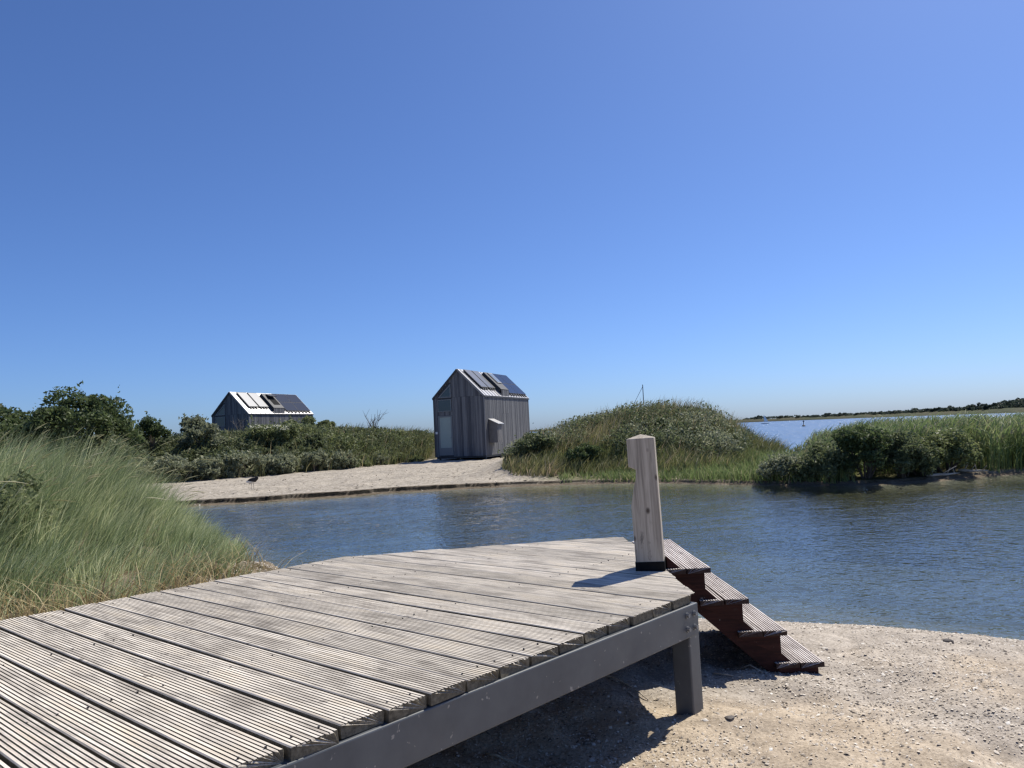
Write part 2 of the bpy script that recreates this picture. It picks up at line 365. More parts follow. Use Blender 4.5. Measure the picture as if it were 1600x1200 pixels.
def h_near(x, y):
    v = y_near(x) - y
    z = np.where(v > 0, .36 * (1 - np.exp(-np.maximum(v, 0) / 1.1)), .26 * v)
    z = np.where(v < 0, -1.12 * (1 - np.exp(.26 * np.minimum(v, 0) / 1.12)) - .03 * np.maximum(-v - 4, 0), z)
    be = -5.2 - (x * .75471 - y * .65606)
    z = z + .52 * sstep(-.9, .3, be) * sstep(-1.75, -2.5, x) * sstep(.2, 2.6, v) + .34 * sstep(-3.2, -6.0, x) * sstep(-.2, 2.6, v) * sstep(-.2, 1.5, be)
    lump = sstep(0.15, 1.2, v)
    z = z + lump * (.05 * fbm(x * 1.1, y * 1.1, 3) + .055 * fbm(x * 3.6, y * 3.6, 3)) + .004 * fbm(x * 22, y * 22, 2) * sstep(-.1, .3, v)
    return z
_vx = [-80, -24, -18, -15, -11, -8, -6.2, -5.2, 2, 3]
_vy = [36, 37.5, 38.5, 40.0, 43.0, 47.5, 52.5, 60, 60, 60]
def y_veg(x): return np.interp(x, _vx, _vy) + 1.0 * fbm(x * .5, x * 0 + 1.7)
_hx = [-80, -30, -22, -16, -12, -9, -7, -5.6, -3, 4]
_hh = [1.6, 1.75, 1.75, 1.95, 1.9, 1.55, 1.25, .7, .25, .1]
def hill_f(x, y):
    dx = x - 6.9; dy = y - 35.5; sy = np.where(dy < 0, 4.6, 5.5)
    ax = np.where(dx < 0, .5 * (dx / 4.6)**2, (np.abs(dx) / 2.95)**2.6)
    return 2.15 * np.exp(-ax - .5 * (dy / sy)**2) * sstep(-3.2, .8, x)
def h_far(x, y):
    v = y - y_far(x)
    cut = np.interp(x, [-80, -3, 1, 4, 90], [.17, .15, .10, .07, .06])
    z = np.where(v > 0, (.03 * sstep(0, .3, v) + (cut - .01) * sstep(0, .07, v - .34 - .22 * fbm(x * 1.7, y * 0 + 5.0, 4))) + .05 * (1 - np.exp(-np.maximum(v, 0) / 6)), .20 * v)
    z = np.maximum(z, -1.4)
    d = y - y_veg(x)
    dune = np.interp(x, _hx, _hh) * sstep(0, 11, d) * (1 - .75 * sstep(17, 24, d))
    hill = hill_f(x, y) * sstep(0, 4, v)
    flat = .16 * sstep(7, 9, x) * sstep(.2, 3, v)
    z = z + dune + hill + flat
    z = z + sstep(.3, 2.5, v) * (.07 * fbm(x * .5, y * .5, 3) + .05 * fbm(x * 1.7, y * 1.7, 3)) + sstep(.5, 1.4, v) * (.050 * fbm(x * 2.6, y * 2.6, 2) + .030 * fbm(x * 6, y * 6, 2))
    z = z + .28 * fbm(x * .28, y * .28, 2) * (dune > .15)
    # behind the dunes on the right the land drops into the lake
    z = z - 2.2 * sstep(9, 14, x) * sstep(36, 46, y) - 1.6 * sstep(88, 100, y)
    return np.maximum(z, -1.4)

def grid_obj(name, X, Y, Z, mat, gcol=None, smooth=True):
    n, m = X.shape
    V = np.stack([X, Y, Z], -1).reshape(-1, 3)
    i = np.arange(n - 1)[:, None]; j = np.arange(m - 1)[None, :]; a = i * m + j
    F = np.stack([a, a + m, a + m + 1, a + 1], -1).reshape(-1, 4)
    o = quads(name, V, F, mat, smooth=smooth)
    if gcol is not None:
        at = o.data.attributes.new('gcol', 'FLOAT_COLOR', 'POINT')
        c = np.concatenate([gcol.reshape(-1, 3), np.ones((n * m, 1))], 1).astype(np.float32); at.data.foreach_set('color', c.ravel())
    return o
def axis(*segs):
    out = []
    for a, b, st in segs: out.append(np.arange(a, b, st))
    return np.concatenate(out + [np.array([segs[-1][1]])])
SAND = np.array([.50, .425, .335]); WET = np.array([.20, .165, .125]); SOIL = np.array([.075, .07, .038]); MUD = np.array([.21, .195, .14]); GRIT = np.array([.44, .40, .355]); DEEP = np.array([.105, .108, .078])
def blend(a, b, f): return a + (b - a) * f[..., None]

# ------------------------------------------------------------------ the setting
# lake bed: one sheet out to the horizon
g = MB(); g.add([(-6000, -3000, -1.25), (6000, -3000, -1.25), (6000, 9000, -1.25), (-6000, 9000, -1.25)], [(0, 1, 2, 3)])
go = g.build('ground', M['beach']); tag(go, kind='structure')
at_ = go.data.attributes.new('gcol', 'FLOAT_COLOR', 'POINT'); at_.data.foreach_set('color', np.tile([*DEEP, 1], 4).astype(np.float32))
# near beach
xs = axis((-24, -8, .4), (-8, -3.2, .08), (-3.2, 5.2, .03), (5.2, 9, .12), (9, 30, 1.0))
vs = axis((-16, -4.2, .5), (-4.2, -.4, .2), (-.4, 6.0, .03), (6.0, 9, .1), (9, 30, .8))
X, Vv = np.meshgrid(xs, vs, indexing='ij'); Y = y_near(X) - Vv
Z = h_near(X, Y)
col = blend(SAND + 0 * X[..., None], GRIT, sstep(-.1, .3, fbm(X * .8, Y * .8 + 4)))
col = blend(col, WET, 1 - sstep(.04, .42, Vv + .22 * fbm(X * 2.2, Y * 2.2)))
col = blend(col, MUD, 1 - sstep(-1.6, -.15, Vv)); col = blend(col, DEEP, 1 - sstep(-7, -1.2, Vv))
col = blend(col, np.array([.115, .092, .055]), sstep(-1.6, -2.4, X) * sstep(0, .8, Vv) * sstep(-.8, -.1, -5.2 - (X * .75471 - Y * .65606)) * (.75 + .25 * sstep(-.2, .2, fbm(X * 5, Y * 5))))
tag(grid_obj('beach', X, Y, Z, M['beach'], col), kind='structure')
# opposite bank with its dunes
xs = axis((-80, -30, 1.0), (-30, -17, .3), (-17, 17, .15), (17, 40, .8), (40, 120, 4))
vs = axis((-7.5, -.6, .3), (-.6, 1.0, .04), (1.0, 5, .11), (5, 45, .4), (45, 90, 2))
X, Vv = np.meshgrid(xs, vs, indexing='ij'); Y = y_far(X) + Vv; Z = h_far(X, Y)
veg = sstep(-.6, 1.5, Y - y_veg(X)) * (X < -4.2)
hillm = sstep(.22, .6, hill_f(X, Y))
reedm = sstep(6, 7.5, X) * sstep(.02, .15, Vv) * np.maximum(sstep(14.0, 12.5, X), sstep(.5, 1.0, Vv))
veg = np.clip(np.maximum(np.maximum(veg, hillm), reedm), 0, 1)
col = blend(np.array([.43, .395, .345]) + 0 * X[..., None], SOIL, veg)
mossy = sstep(-.5, 2.5, X) * sstep(.25, .6, Vv) * (1 - sstep(3, 5, Vv)) * sstep(-.25, .25, fbm(X * 1.2, Y * 1.2))
col = blend(col, np.array([.13, .135, .05]), mossy * .8)
col = blend(col, WET * .9, (1 - sstep(.25, .75, Vv)) * sstep(-.05, .02, Vv))
col = blend(col, np.array([.13, .118, .075]), 1 - sstep(-.9, .02, Vv))
col = blend(col, DEEP, 1 - sstep(-5.0, -.8, Vv))
steep = np.abs(np.gradient(Z, axis=1) / np.gradient(Vv, axis=1)); col = blend(col, np.array([.030, .027, .021]), sstep(.55, 1.3, steep) * (Vv > .1) * (Vv < 1.2))   # shade of the undercut scarp face painted into the ground colour
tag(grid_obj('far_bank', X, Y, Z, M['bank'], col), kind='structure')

# water of the lagoon, with real ripples
def waves(X, Y):
    r = np.random.default_rng(3); z = 0
    for i in range(34):
        lam = .28 * (1.5 / .28)**r.random(); th = R(-62) + r.normal(0, .55)
        k = 2 * math.pi / lam; z = z + .0030 * lam**.9 / .5 * np.sin(k * (X * math.cos(th) + Y * math.sin(th)) + r.random() * 6.283)
    gust = .35 + .9 * sstep(-.35, .35, fbm(X * .13 + 2, Y * .19, 3))
    return z * gust
xs = axis((-24, -12, .25), (-12, 17, .085), (17, 40, .4)); ys = axis((-12, 5, .6), (5, 14, .075), (14, 30, .10))
X, Y = np.meshgrid(xs, ys, indexing='ij')
tag(grid_obj('lagoon_water', X, Y, waves(X, Y) * .16, M['lagoon']), kind='structure')
g = MB(); g.add([(-3000, 30.1, 0), (5000, 30.1, 0), (5000, 6000, 0), (-3000, 6000, 0)], [(0, 1, 2, 3)])
tag(g.build('lake_water', M['lake']), kind='structure')
g = MB(); g.add([(40.1, -200, 0), (3000, -200, 0), (3000, 30, 0), (40.1, 30, 0)], [(0, 1, 2, 3)])
tag(g.build('bay_water', M['lake']), kind='structure')

# far shore: a low grassy dyke that comes nearer towards the right
az = np.radians(np.linspace(-45, 75, 240)); dd = np.interp(np.degrees(az), [-45, 0, 8, 15, 22, 28, 33.5, 40, 60, 75], [1500, 1200, 900, 720, 520, 400, 310, 280, 250, 250])
prof = [(-4, -1.2), (0, -.05), (3, .55), (12, 1.1), (20, 1.6), (60, 1.5), (400, 1.6)]
A = az[:, None] + 0 * np.array([p[0] for p in prof])[None]; D = dd[:, None] + np.array([p[0] for p in prof])[None]
Zf = np.array([p[1] for p in prof])[None] + (np.array([p[0] for p in prof])[None] > 5) * (.5 * fbm(A * 40, D * .01)) + 0 * A
Zf = Zf * (1 + .55 * sstep(400, 700, dd))[:, None]
colf = blend(np.array([.10, .098, .062]) + 0 * A[..., None], np.array([.075, .088, .05]), sstep(-.3, .3, fbm(A * 60, D * .02)))
tag(grid_obj('far_shore', D * np.sin(A), D * np.cos(A), Zf, M['bank'], colf), kind='structure')

# ------------------------------------------------------------------ vegetation generators
def leaves(C, size, n_bias=None, rg=rng, aspect=1.7):
    """one folded-free diamond leaf for each centre"""
    n = len(C); a = rg.normal(size=(n, 3)); a /= np.linalg.norm(a, axis=1)[:, None]
    if n_bias is not None: a = a + n_bias; a /= np.linalg.norm(a, axis=1)[:, None]
    b = np.cross(a, rg.normal(size=(n, 3))); b /= np.linalg.norm(b, axis=1)[:, None]; c = np.cross(a, b)
    s = (size * (.6 + .8 * rg.random(n)))[:, None]
    V = np.stack([C - b * s * .5 * aspect, C + c * s * .42, C + b * s * .5 * aspect, C - c * s * .42], 1).reshape(-1, 3)
    F = np.arange(4 * n).reshape(n, 4); return V, F
def clump_pts(n, cent, rad, rg, up=.25):
    """points in lumpy shells round many centres"""
    k = rg.integers(0, len(cent), n); d = rg.normal(size=(n, 3)); d /= np.linalg.norm(d, axis=1)[:, None]
    d[:, 2] = np.where((d[:, 2] < 0) & (rg.random(n) < .55), -d[:, 2], d[:, 2])
    r = rad[k] * (.35 + .65 * rg.random(n)**.45)
    return cent[k] + d * r[:, None] * np.array([1, 1, .85]), k
def crown_pts(n, rx, ry, rz, zc, rg, nl=26, lr=.34, shape=None):
    u = rg.normal(size=(nl, 3)); u /= np.linalg.norm(u, axis=1)[:, None]; u[:, 2] = np.abs(u[:, 2]) * 1.0 - .25 * rg.random(nl)
    rr = .45 + .5 * rg.random(nl)**.5
    cent = u * rr[:, None] * np.array([rx, ry, rz]) + np.array([0, 0, zc])
    rad = lr * min(rx, rz) * (.6 + .8 * rg.random(nl))
    return clump_pts(n, cent, rad, rg), cent
def make_shrub(name, loc, rx, rz, mat, n, leaf, seed, label, cat='shrub', group=None, nl=22, ry=None, lr=.36, lift=.35, sprays=0, trunk=True):
    rg = np.random.default_rng(seed); ry = ry or rx
    root = empty(name, loc)
    (P, k), cent = crown_pts(n, rx, ry, rz * .62, rz * lift, rg, nl, lr)
    if sprays:   # loose shoots that break the outline
        idx = rg.integers(0, nl, sprays); base = cent[idx]; d = rg.normal(size=(sprays, 3)) * .5 + np.array([0, 0, .9]); d /= np.linalg.norm(d, axis=1)[:, None]
        tt = rg.random((sprays, 9, 1)); L = lr * rx * (1.0 + .9 * rg.random((sprays, 1, 1)))
        P = np.concatenate([P, (base[:, None] + d[:, None] * tt * L + rg.normal(0, leaf * .35, (sprays, 9, 3))).reshape(-1, 3)])
        k = np.concatenate([k, np.repeat(idx, 9)])
    P = P[P[:, 2] > .04]; kk = rg.random(nl)
    V, F = leaves(P, leaf, rg=rg)
    t = np.clip(.5 + .22 * rg.normal(size=len(P)), 0, 1); t = np.repeat(t, 4)
    quads('crown', V, F, mat, root, t)
    if trunk:
        m = MB()
        for i in range(min(nl, 9)):
            c = cent[i]; mid = c * np.array([.45, .45, .55]) + rg.normal(0, .06 * rx, 3)
            m.tube([(rg.normal(0, .05), rg.normal(0, .05), -.15), mid, c], [.035 * rx + .012, .022 * rx + .008, .008], 5)
        m.build('trunk', M['bark'], root)
    return tag(root, label, cat, group)
def blades(B, h, dirv, bend, width, S, rg, tint, tw=None):
    """curved tapering grass blades: B (n,3), h (n), dirv (n,2) unit, bend (n)"""
    n = len(B); t = np.linspace(0, 1, S + 1)[None, :]
    hor = h[:, None] * bend[:, None] * t**1.8; up = h[:, None] * (t - .42 * np.minimum(bend, 1.15)[:, None] * t**2.2)
    C = np.stack([B[:, 0:1] + dirv[:, 0:1] * hor, B[:, 1:2] + dirv[:, 1:2] * hor, B[:, 2:3] + up], -1)
    a = rg.random(n) * math.pi; wd = np.stack([np.cos(a), np.sin(a), 0 * a], -1)[:, None, :]
    wv = (width[:, None] * (1 - .93 * t**1.6))[..., None] * .5
    V = np.stack([C - wd * wv, C + wd * wv], 2).reshape(-1, 3)
    base = (np.arange(n) * 2 * (S + 1))[:, None] + (np.arange(S) * 2)[None, :]
    F = np.stack([base, base + 1, base + 3, base + 2], -1).reshape(-1, 4)
    return V, F, np.repeat(tint, 2 * (S + 1)), C
def cat_vf(parts):
    V = []; F = []; T = []; o = 0
    for v, f, t in parts: V.append(v); F.append(f + o); T.append(t); o += len(v)
    return np.concatenate(V), np.concatenate(F), np.concatenate(T)
def unit2(a): return np.stack([np.cos(a), np.sin(a)], -1)

# ------------------------------------------------------------------ deck
# deck frame: u runs along the boards, n across them
ud = np.array([math.cos(R(-41)), math.sin(R(-41))]); ndv = np.array([-ud[1], ud[0]])
DZ = 1.02; TH = .045
def u_min(n): return np.where(n < 3.743, -5.13, -5.13 + (n - 3.743) / (5.528 - 3.743) * (5.13 - 3.64))
def u_max(n): return np.where(n < 3.847, -2.085 + (n - 3.847) * .024, -2.085 + (n - 3.847) / (5.528 - 3.847) * (2.085 - 3.64))
deck = empty('boardwalk_deck', (-.6, 4.4, .3))
tag(deck, 'weathered grey grooved timber deck on a dark steel frame beside the water', 'deck')
def grooved(name, n0, n1, f0, f1, top, th, pitchg, gw, gd, mat, parent, to_world, segs=9, seed=0, warp=.0022, ends=.006, bev=.004):
    """one plank with a ribbed top: profile across, swept along; f0/f1 give its two ends"""
    rg = np.random.default_rng(seed); prof = [(n0, top - th), (n0, top - bev), (n0 + bev, top)]
    k = max(1, int(round((n1 - n0) / pitchg)) - 1); st = (n1 - n0) / (k + 1)
    for i in range(1, k + 1):
        c = n0 + st * i; prof += [(c - gw / 2, top), (c - gw * .28, top - gd), (c + gw * .28, top - gd), (c + gw / 2, top)]
    prof += [(n1 - bev, top), (n1, top - bev), (n1, top - th)]
    pn = np.array([p[0] for p in prof]); pz = np.array([p[1] for p in prof]); m = len(prof)
    e0 = f0(pn) + rg.normal(0, ends) + rg.normal(0, .0022, m); e1 = f1(pn) + rg.normal(0, ends) + rg.normal(0, .0022, m)
    e1 = np.maximum(e1, e0 + .004); V = []
    ph = rg.random(4) * 6.28; tilt = rg.normal(0, .006)
    for s in range(segs + 1):
        t = s / segs; u = e0 + (e1 - e0) * t
        dz = warp * (math.sin(ph[0] + 3 * t) + .6 * math.sin(ph[1] + 7 * t)) + tilt * (pn - (n0 + n1) / 2)
        dn = .0018 * math.sin(ph[2] + 4 * t)
        V.append(to_world(u, pn + dn, pz + dz))
    V = np.concatenate(V); F = []
    for s in range(segs):
        for i in range(m):
            j = (i + 1) % m; F.append((s * m + i, s * m + j, (s + 1) * m + j, (s + 1) * m + i))
    F.append(tuple(range(m - 1, -1, -1))); F.append(tuple(segs * m + i for i in range(m)))
    me = bpy.data.meshes.new(name); me.from_pydata([tuple(v) for v in V], [], F); me.update()
    bm = bmesh.new(); bm.from_mesh(me); bmesh.ops.recalc_face_normals(bm, faces=bm.faces); bm.to_mesh(me); bm.free()
    me.materials.append(mat); me.materials.append(M['groove'])
    gi = np.zeros(len(F), np.int32); kk = [(q - 3) % 4 in (0, 1, 2) and 3 <= q < 3 + 4 * k for q in range(m)]
    for s_ in range(segs):
        for q in range(m):
            if kk[q] and (q - 3) % 4 == 1: gi[s_ * m + q] = 1
    me.polygons.foreach_set('material_index', gi)
    o = link(name, me, None, parent)
    if parent is not None: o.matrix_parent_inverse = parent.matrix_world.inverted() if False else Matrix.Translation(-Vector(parent.location))
    return o
def deck_w(u, n, z):
    return np.stack([u * ud[0] + n * ndv[0], u * ud[1] + n * ndv[1], z + 0 * u], -1)
SP = .1885; off0 = 1.911; boards = []
for j in range(-14, 20):
    n0 = off0 + SP * j; gap = .0145 + .003 * random.random() - (.006 if j > 6 else 0)
    n1 = n0 + SP - gap
    if n0 > 5.45: continue
    n1 = min(n1, 5.522)
    boards.append(grooved('deck_board', n0, n1, u_min, u_max, DZ + random.uniform(-.0025, .0025), TH, .0168, .0062, .0046 if j < 5 else .0032 if j < 10 else .0020, M['deck'], deck, deck_w, seed=100 + j))
def keep(o, parent):   # child given in world coordinates
    o.parent = parent; o.matrix_parent_inverse = Matrix.Translation(-Vector(parent.location)); return o
def dk(u, n, z): return Vector((u * ud[0] + n * ndv[0], u * ud[1] + n * ndv[1], z))
def beam(name, u0, u1, n0, n1, z0, z1, mat, bevel=.006):
    m = MB(); m.hexa([dk(u0, n0, z0), dk(u1, n0, z0), dk(u1, n1, z0), dk(u0, n1, z0), dk(u0, n0, z1), dk(u1, n0, z1), dk(u1, n1, z1), dk(u0, n1, z1)])
    return keep(m.build(name, mat, None, bevel), deck)
ZB = DZ - TH - .002
def ub(n): return float(u_max(np.array(n))) + .014
m = MB(); _c = [(ub(-.7) - .07, -.7), (ub(-.7), -.7), (ub(3.836), 3.836), (ub(3.836) - .07, 3.836)]
m.hexa([dk(u_, n_, ZB - .168) for u_, n_ in _c] + [dk(u_, n_, ZB) for u_, n_ in _c])
edge_beam = keep(m.build('edge_beam', M['steel'], None, .006), deck)
beam('edge_beam', -5.10, -5.045, -.7, 3.66, ZB - .168, ZB, M['steel'])
for n in (.3, 1.25, 2.2, 3.15): beam('joist', -5.04, -2.26, n, n + .06, ZB - .14, ZB - .003, M['fence'], 0)
# beams under the pointed end
def bar(name, a, b, w_, z0, z1, mat, bev=.004):
    a = Vector(a); b = Vector(b); d = (b - a).normalized(); s = Vector((-d.y, d.x)) * w_
    m = MB(); P = [(a.x, a.y), (b.x, b.y), (b.x + s.x, b.y + s.y), (a.x + s.x, a.y + s.y)]
    m.hexa([(*p, z0) for p in P] + [(*p, z1) for p in P]); return keep(m.build(name, mat, None, bev), deck)
bar('end_beam', (.905, 4.33), (.85, 6.44), .055, ZB - .168, ZB - .002, M['steel'])
bar('end_beam', (.80, 6.50), (-1.35, 6.19), .055, ZB - .168, ZB - .002, M['steel'])
for (u, n, s) in ((-2.160, 3.838, .056), (-2.245, .2, .055), (-5.0, 3.5, .055), (-5.0, .8, .055), (-3.64, 5.30, .05)):
    p = dk(u, n, 0); zg = float(h_near(np.array([p.x]), np.array([p.y]))[0])
    beam('post', u - s, u + s, n - s, n + s, zg - .3, (ZB - .1685) if n < 5 else ZB - .17, M['steel'], .008)
# screw heads in rows over the joists
m = MB()
for j in range(-14, 19):
    for u0_ in (-5.0, -4.05, -3.1, -2.19):
        for fr_ in (.24, .74):
            n_ = off0 + SP * j + SP * fr_ + random.uniform(-.004, .004); u_ = u0_ + random.uniform(-.012, .012)
            if u_ > float(u_max(np.array(n_))) - .03 or u_ < float(u_min(np.array(n_))) + .03: continue
            c = dk(u_, n_, DZ); m.tube([c - Vector((0, 0, .004)), c + Vector((0, 0, .0022))], .0042, 6)
sw = keep(m.build('screw_heads', M['screw'], None), deck); tag(sw, kind='stuff')
# bolts at the end of the right-hand beam
for (n, z) in ((3.79, ZB - .050), (3.715, ZB - .047), (3.79, ZB - .122), (3.715, ZB - .119)):
    m = MB(); c = dk(ub(n), n, z); d = Vector((ud[0], ud[1], 0))
    m.tube([c - d * .004, c + d * .004], .0165, 12); m.tube([c + d * .004, c + d * .016], .0115, 6)
    b = m.build('bolt', M['bolt']); b.parent = edge_beam; b.matrix_parent_inverse = Matrix.Translation(-Vector(deck.location))
    b.matrix_parent_inverse = Matrix.Identity(4)

# ------------------------------------------------------------------ stairs
stairs = empty('beach_steps', (1.2, 5.6, .3))
tag(stairs, 'four red-brown hardwood steps leading down from the deck to the beach', 'steps')
def st_w(u, n, z): return np.stack([n + 0 * u, u, z + 0 * u], -1)
Y0, Y1 = 5.0, 6.28
tops = [1.018, .810, .600, .392]; fronts = [1.217, 1.448, 1.678, 1.906]
for i, (zt, xf) in enumerate(zip(tops, fronts)):
    for q in range(2):
        x1 = xf - q * .158; x0 = x1 - .150
        grooved('tread_board', x0, x1, lambda p: 0 * p + Y0, lambda p: 0 * p + Y1, zt, .034, .0172, .0074, .0042, M['tread'], stairs, st_w, segs=4, seed=400 + i * 2 + q, warp=.001, ends=.0015, bev=.003)
    m = MB(); m.box(xf - .055, xf - .035, Y0 + .06, Y1 - .02, (tops[i + 1] + .001) if i < 3 else .25, zt - .0355)
    if i < 3: keep(m.build('riser', M['redwood']), stairs)
for ys in (Y0 + .035, Y1 - .06):
    # slanting stringer plank and the brackets that carry the treads
    m = MB(); lo = lambda x: .735 - .925 * (x - 1.12); hi = lambda x: lo(x) + .20
    poly = [(.945, ys, lo(.945)), (1.60, ys, lo(1.60)), (1.70, ys, lo(1.60) - .03), (1.78, ys, hi(1.78)), (.945, ys, hi(.945))]
    keep(m.prism(poly, (0, .04, 0)).build('stringer', M['redwood'], None, .003), stairs)
    for i in range(4):
        xf = fronts[i]; z1 = tops[i] - .0355; x0 = max(xf - .30, .95); zb = max(hi(xf - .034) - .01, .2)
        zl = min(hi(x0) - .01, z1 - .012)
        m = MB(); m.prism([(x0, ys - .004, zl), (xf - .034, ys - .004, zb if i < 3 else .26), (xf - .034, ys - .004, z1), (x0, ys - .004, z1)], (0, .048, 0))
        keep(m.build('bracket', M['redwood']), stairs)
m = MB(); m.box(1.62, 1.87, Y0 + .02, Y1 - .02, .18, .356); keep(m.build('base_block', M['redwood']), stairs)

# ------------------------------------------------------------------ bollard
bol = empty('timber_bollard', (.845, 5.05, DZ), R(-13)); bol.rotation_euler = (0, R(-1.2), R(-13))
tag(bol, 'thick weathered timber bollard with notched head standing on the deck corner', 'bollard')
hw = .089; H = .845
prof = [(-hw, .0), (hw, .0), (hw * .985, H), (-hw * 1.0, H), (-hw * 1.0, H - .178), (-hw + .046, H - .200), (-hw + .040, H - .26), (-hw + .020, H - .33), (-hw, H - .43)]
bm = bmesh.new(); fr = [bm.verts.new((x, -hw, z)) for x, z in prof]; bk = [bm.verts.new((x, hw, z)) for x, z in prof]; n = len(prof)
bm.faces.new(fr); bm.faces.new(bk[::-1])
for i in range(n):
    j = (i + 1) % n
    if i == 2: continue
    bm.faces.new((fr[j], fr[i], bk[i], bk[j]))
ap = bm.verts.new((0, 0, H + .026))
tp = [fr[2], bk[2], bk[3], fr[3]]
for i in range(4): bm.faces.new((tp[i], tp[(i + 1) % 4], ap))
bmesh.ops.recalc_face_normals(bm, faces=bm.faces)
bmesh.ops.bevel(bm, geom=[e for e in bm.edges if e.calc_face_angle(0) > .5], offset=.0055, segments=2, profile=.6, affect='EDGES')
me = bpy.data.meshes.new('post_body'); bm.to_mesh(me); bm.free(); link('post_body', me, M['bollard'], bol)
m = MB(); hs = hw + .0035
for (x0, x1, y0, y1) in ((-hs, hs, -hs, -hw + .001), (-hs, hs, hw - .001, hs), (-hs, -hw + .001, -hw + .001, hw - .001), (hw - .001, hs, -hw + .001, hw - .001)):
    m.box(x0, x1, y0, y1, -.02, .058)
m.build('base_sleeve', M['black'], bol)

# ------------------------------------------------------------------ huts
W, L, EH = 3.66, 8.57, 3.91; RH = W / 2
def make_hut(is_open):
    hut = empty('gabled_hut')
    # cladding: vertical boards with uneven faces, one mesh for each wall
    def clad_wall(name, pts, inset=0):
        pass
    rg = np.random.default_rng(5 if is_open else 2)
    m = MB(); bw = .122; x = 0.0       # front gable, split at the eaves line
    def roofz(x): return EH + min(x, W - x)
    holes = [(.30, 1.31, .10, 2.74), (.30, 1.31, 2.98, 3.76)]
    nb = int(W / bw); bw = W / nb
    for i in range(nb):
        x0, x1 = i * bw + .004, (i + 1) * bw - .004; d = .02 + .012 * rg.random(); tn = rg.random()
        lo = .0
        segs = []
        if x0 > .26 and x1 < 1.36:
            segs = [(2.74, 2.98)]
        else: segs = [(0, EH - .006)]
        for z0, z1 in segs: m.box(x0, x1, -d, .0, z0, z1, tn)
        # above the eaves
        tn2 = rg.random(); zb = EH + .006
        a, b = roofz(x0) - .03, roofz(x1) - .03
        if x0 > .26 and x1 < 1.36: zb = max(zb, EH + min(x0 + .28, .99)); zb = min(zb, min(a, b) - .02)
        if min(a, b) > zb:
            m.hexa([(x0, -d, zb), (x1, -d, zb), (x1, 0, zb), (x0, 0, zb), (x0, -d, a), (x1, -d, b), (x1, 0, b), (x0, 0, a)], tn2)
    tag(m.build('front_cladding', M['clad'], hut, attr=True), kind='stuff')
    for nm, xx, sgn in (('side_cladding', W, 1), ('side_cladding', 0, -1)):
        m = MB(); k = int(L / .128); by = L / k
        for i in range(k):
            y0, y1 = i * by + .004, (i + 1) * by - .004; d = (.02 + .012 * rg.random()) * sgn; tn = rg.random()
            top = EH - .03
            if sgn > 0 and 3.15 < (y0 + y1) / 2 < 4.55: top = EH + .46
            cut = 2.75 if (sgn > 0 and 2.9 < y0 < 4.2) else None
            for z0, z1 in ([(0, top)] if cut is None else [(0, cut - .005), (cut + .005, top)]):
                m.box(min(xx, xx + d), max(xx, xx + d), y0, y1, z0, z1, tn if z0 == 0 else rg.random())
        tag(m.build(nm, M['clad'], hut, attr=True), kind='stuff')
    m = MB(); m.prism([(0.01, 0.0, 0), (W - .01, 0.0, 0), (W - .01, 0.0, EH), (RH, 0.0, EH + RH - .04), (.01, 0.0, EH)], (0, L, 0))
    m.build('wall', M['hutdark'], hut)
    # roof slopes with standing seams
    s2 = math.sqrt(.5)
    def slope(t, y, h, side=1):     # t 0 at ridge .. 1 at eave, h above the roof plane
        x = RH + side * (t * (RH + .03) + h * s2); return Vector((x, y, EH + RH - t * (RH + .03) + h * s2))
    for side in (1, -1):
        m = MB(); Q = [slope(0, -.07, 0, side), slope(1, -.07, 0, side), slope(1, L + .05, 0, side), slope(0, L + .05, 0, side)]
        T = [slope(0, -.07, .05, side), slope(1, -.07, .05, side), slope(1, L + .05, .05, side), slope(0, L + .05, .05, side)]
        m.hexa(Q + T)
        r = m.build('roof', M['zinc'], hut)
        for k in range(15):
            y = .25 + k * .575
            sm = MB(); sm.hexa([slope(.01, y, .05, side), slope(.995, y, .05, side), slope(.995, y + .02, .05, side), slope(.01, y + .02, .05, side),
                                slope(.01, y, .078, side), slope(.995, y, .078, side), slope(.995, y + .02, .078, side), slope(.01, y + .02, .078, side)])
            sm.build('seam', M['zinc'], r)
        m = MB(); m.hexa([slope(0, -.10, -.06, side), slope(1.0, -.10, -.06, side), slope(1.0, -.072, -.06, side), slope(0, -.072, -.06, side),
                          slope(0, -.10, .06, side), slope(1.0, -.10, .06, side), slope(1.0, -.072, .06, side), slope(0, -.072, .06, side)])
        m.build('verge_trim', M['trim'] if side > 0 else M['hutdark'], hut)
        m = MB(); e = slope(1, 0, 0, side); m.box(min(e.x, e.x + .05 * side), max(e.x, e.x + .05 * side), -.05, L + .03, e.z - .07, e.z + .005); m.build('gutter', M['hutdark'], hut)
    def slab(name, t0, t1, y0, y1, h0, h1, mat, parent=hut):
        m = MB(); P = [slope(t0, y0, h0), slope(t1, y0, h0), slope(t1, y1, h0), slope(t0, y1, h0), slope(t0, y0, h1), slope(t1, y0, h1), slope(t1, y1, h1), slope(t0, y1, h1)]
        return m.hexa(P).build(name, mat, parent)
    for y0 in (.5, 1.78):
        c = slab('solar_collector', .06, .73, y0, y0 + 1.16, .10, .18, M['hutdark'])
        slab('collector_glass', .075, .715, y0 + .05, y0 + 1.11, .181, .186, M['collector'], c)
        for yy in (y0 + .15, y0 + .5, y0 + .85): slab('bracket', .73, .78, yy, yy + .12, .055, .14, M['hutdark'], c)
    for a in range(2):
        for b in range(2):
            t0 = .05 + b * .42; y0 = 4.95 + a * 1.73
            c = slab('solar_panel', t0, t0 + .412, y0, y0 + 1.705, .12, .155, M['hutdark'])
            slab('panel_glass', t0 + .006, t0 + .406, y0 + .02, y0 + 1.685, .156, .160, M['panel'], c)
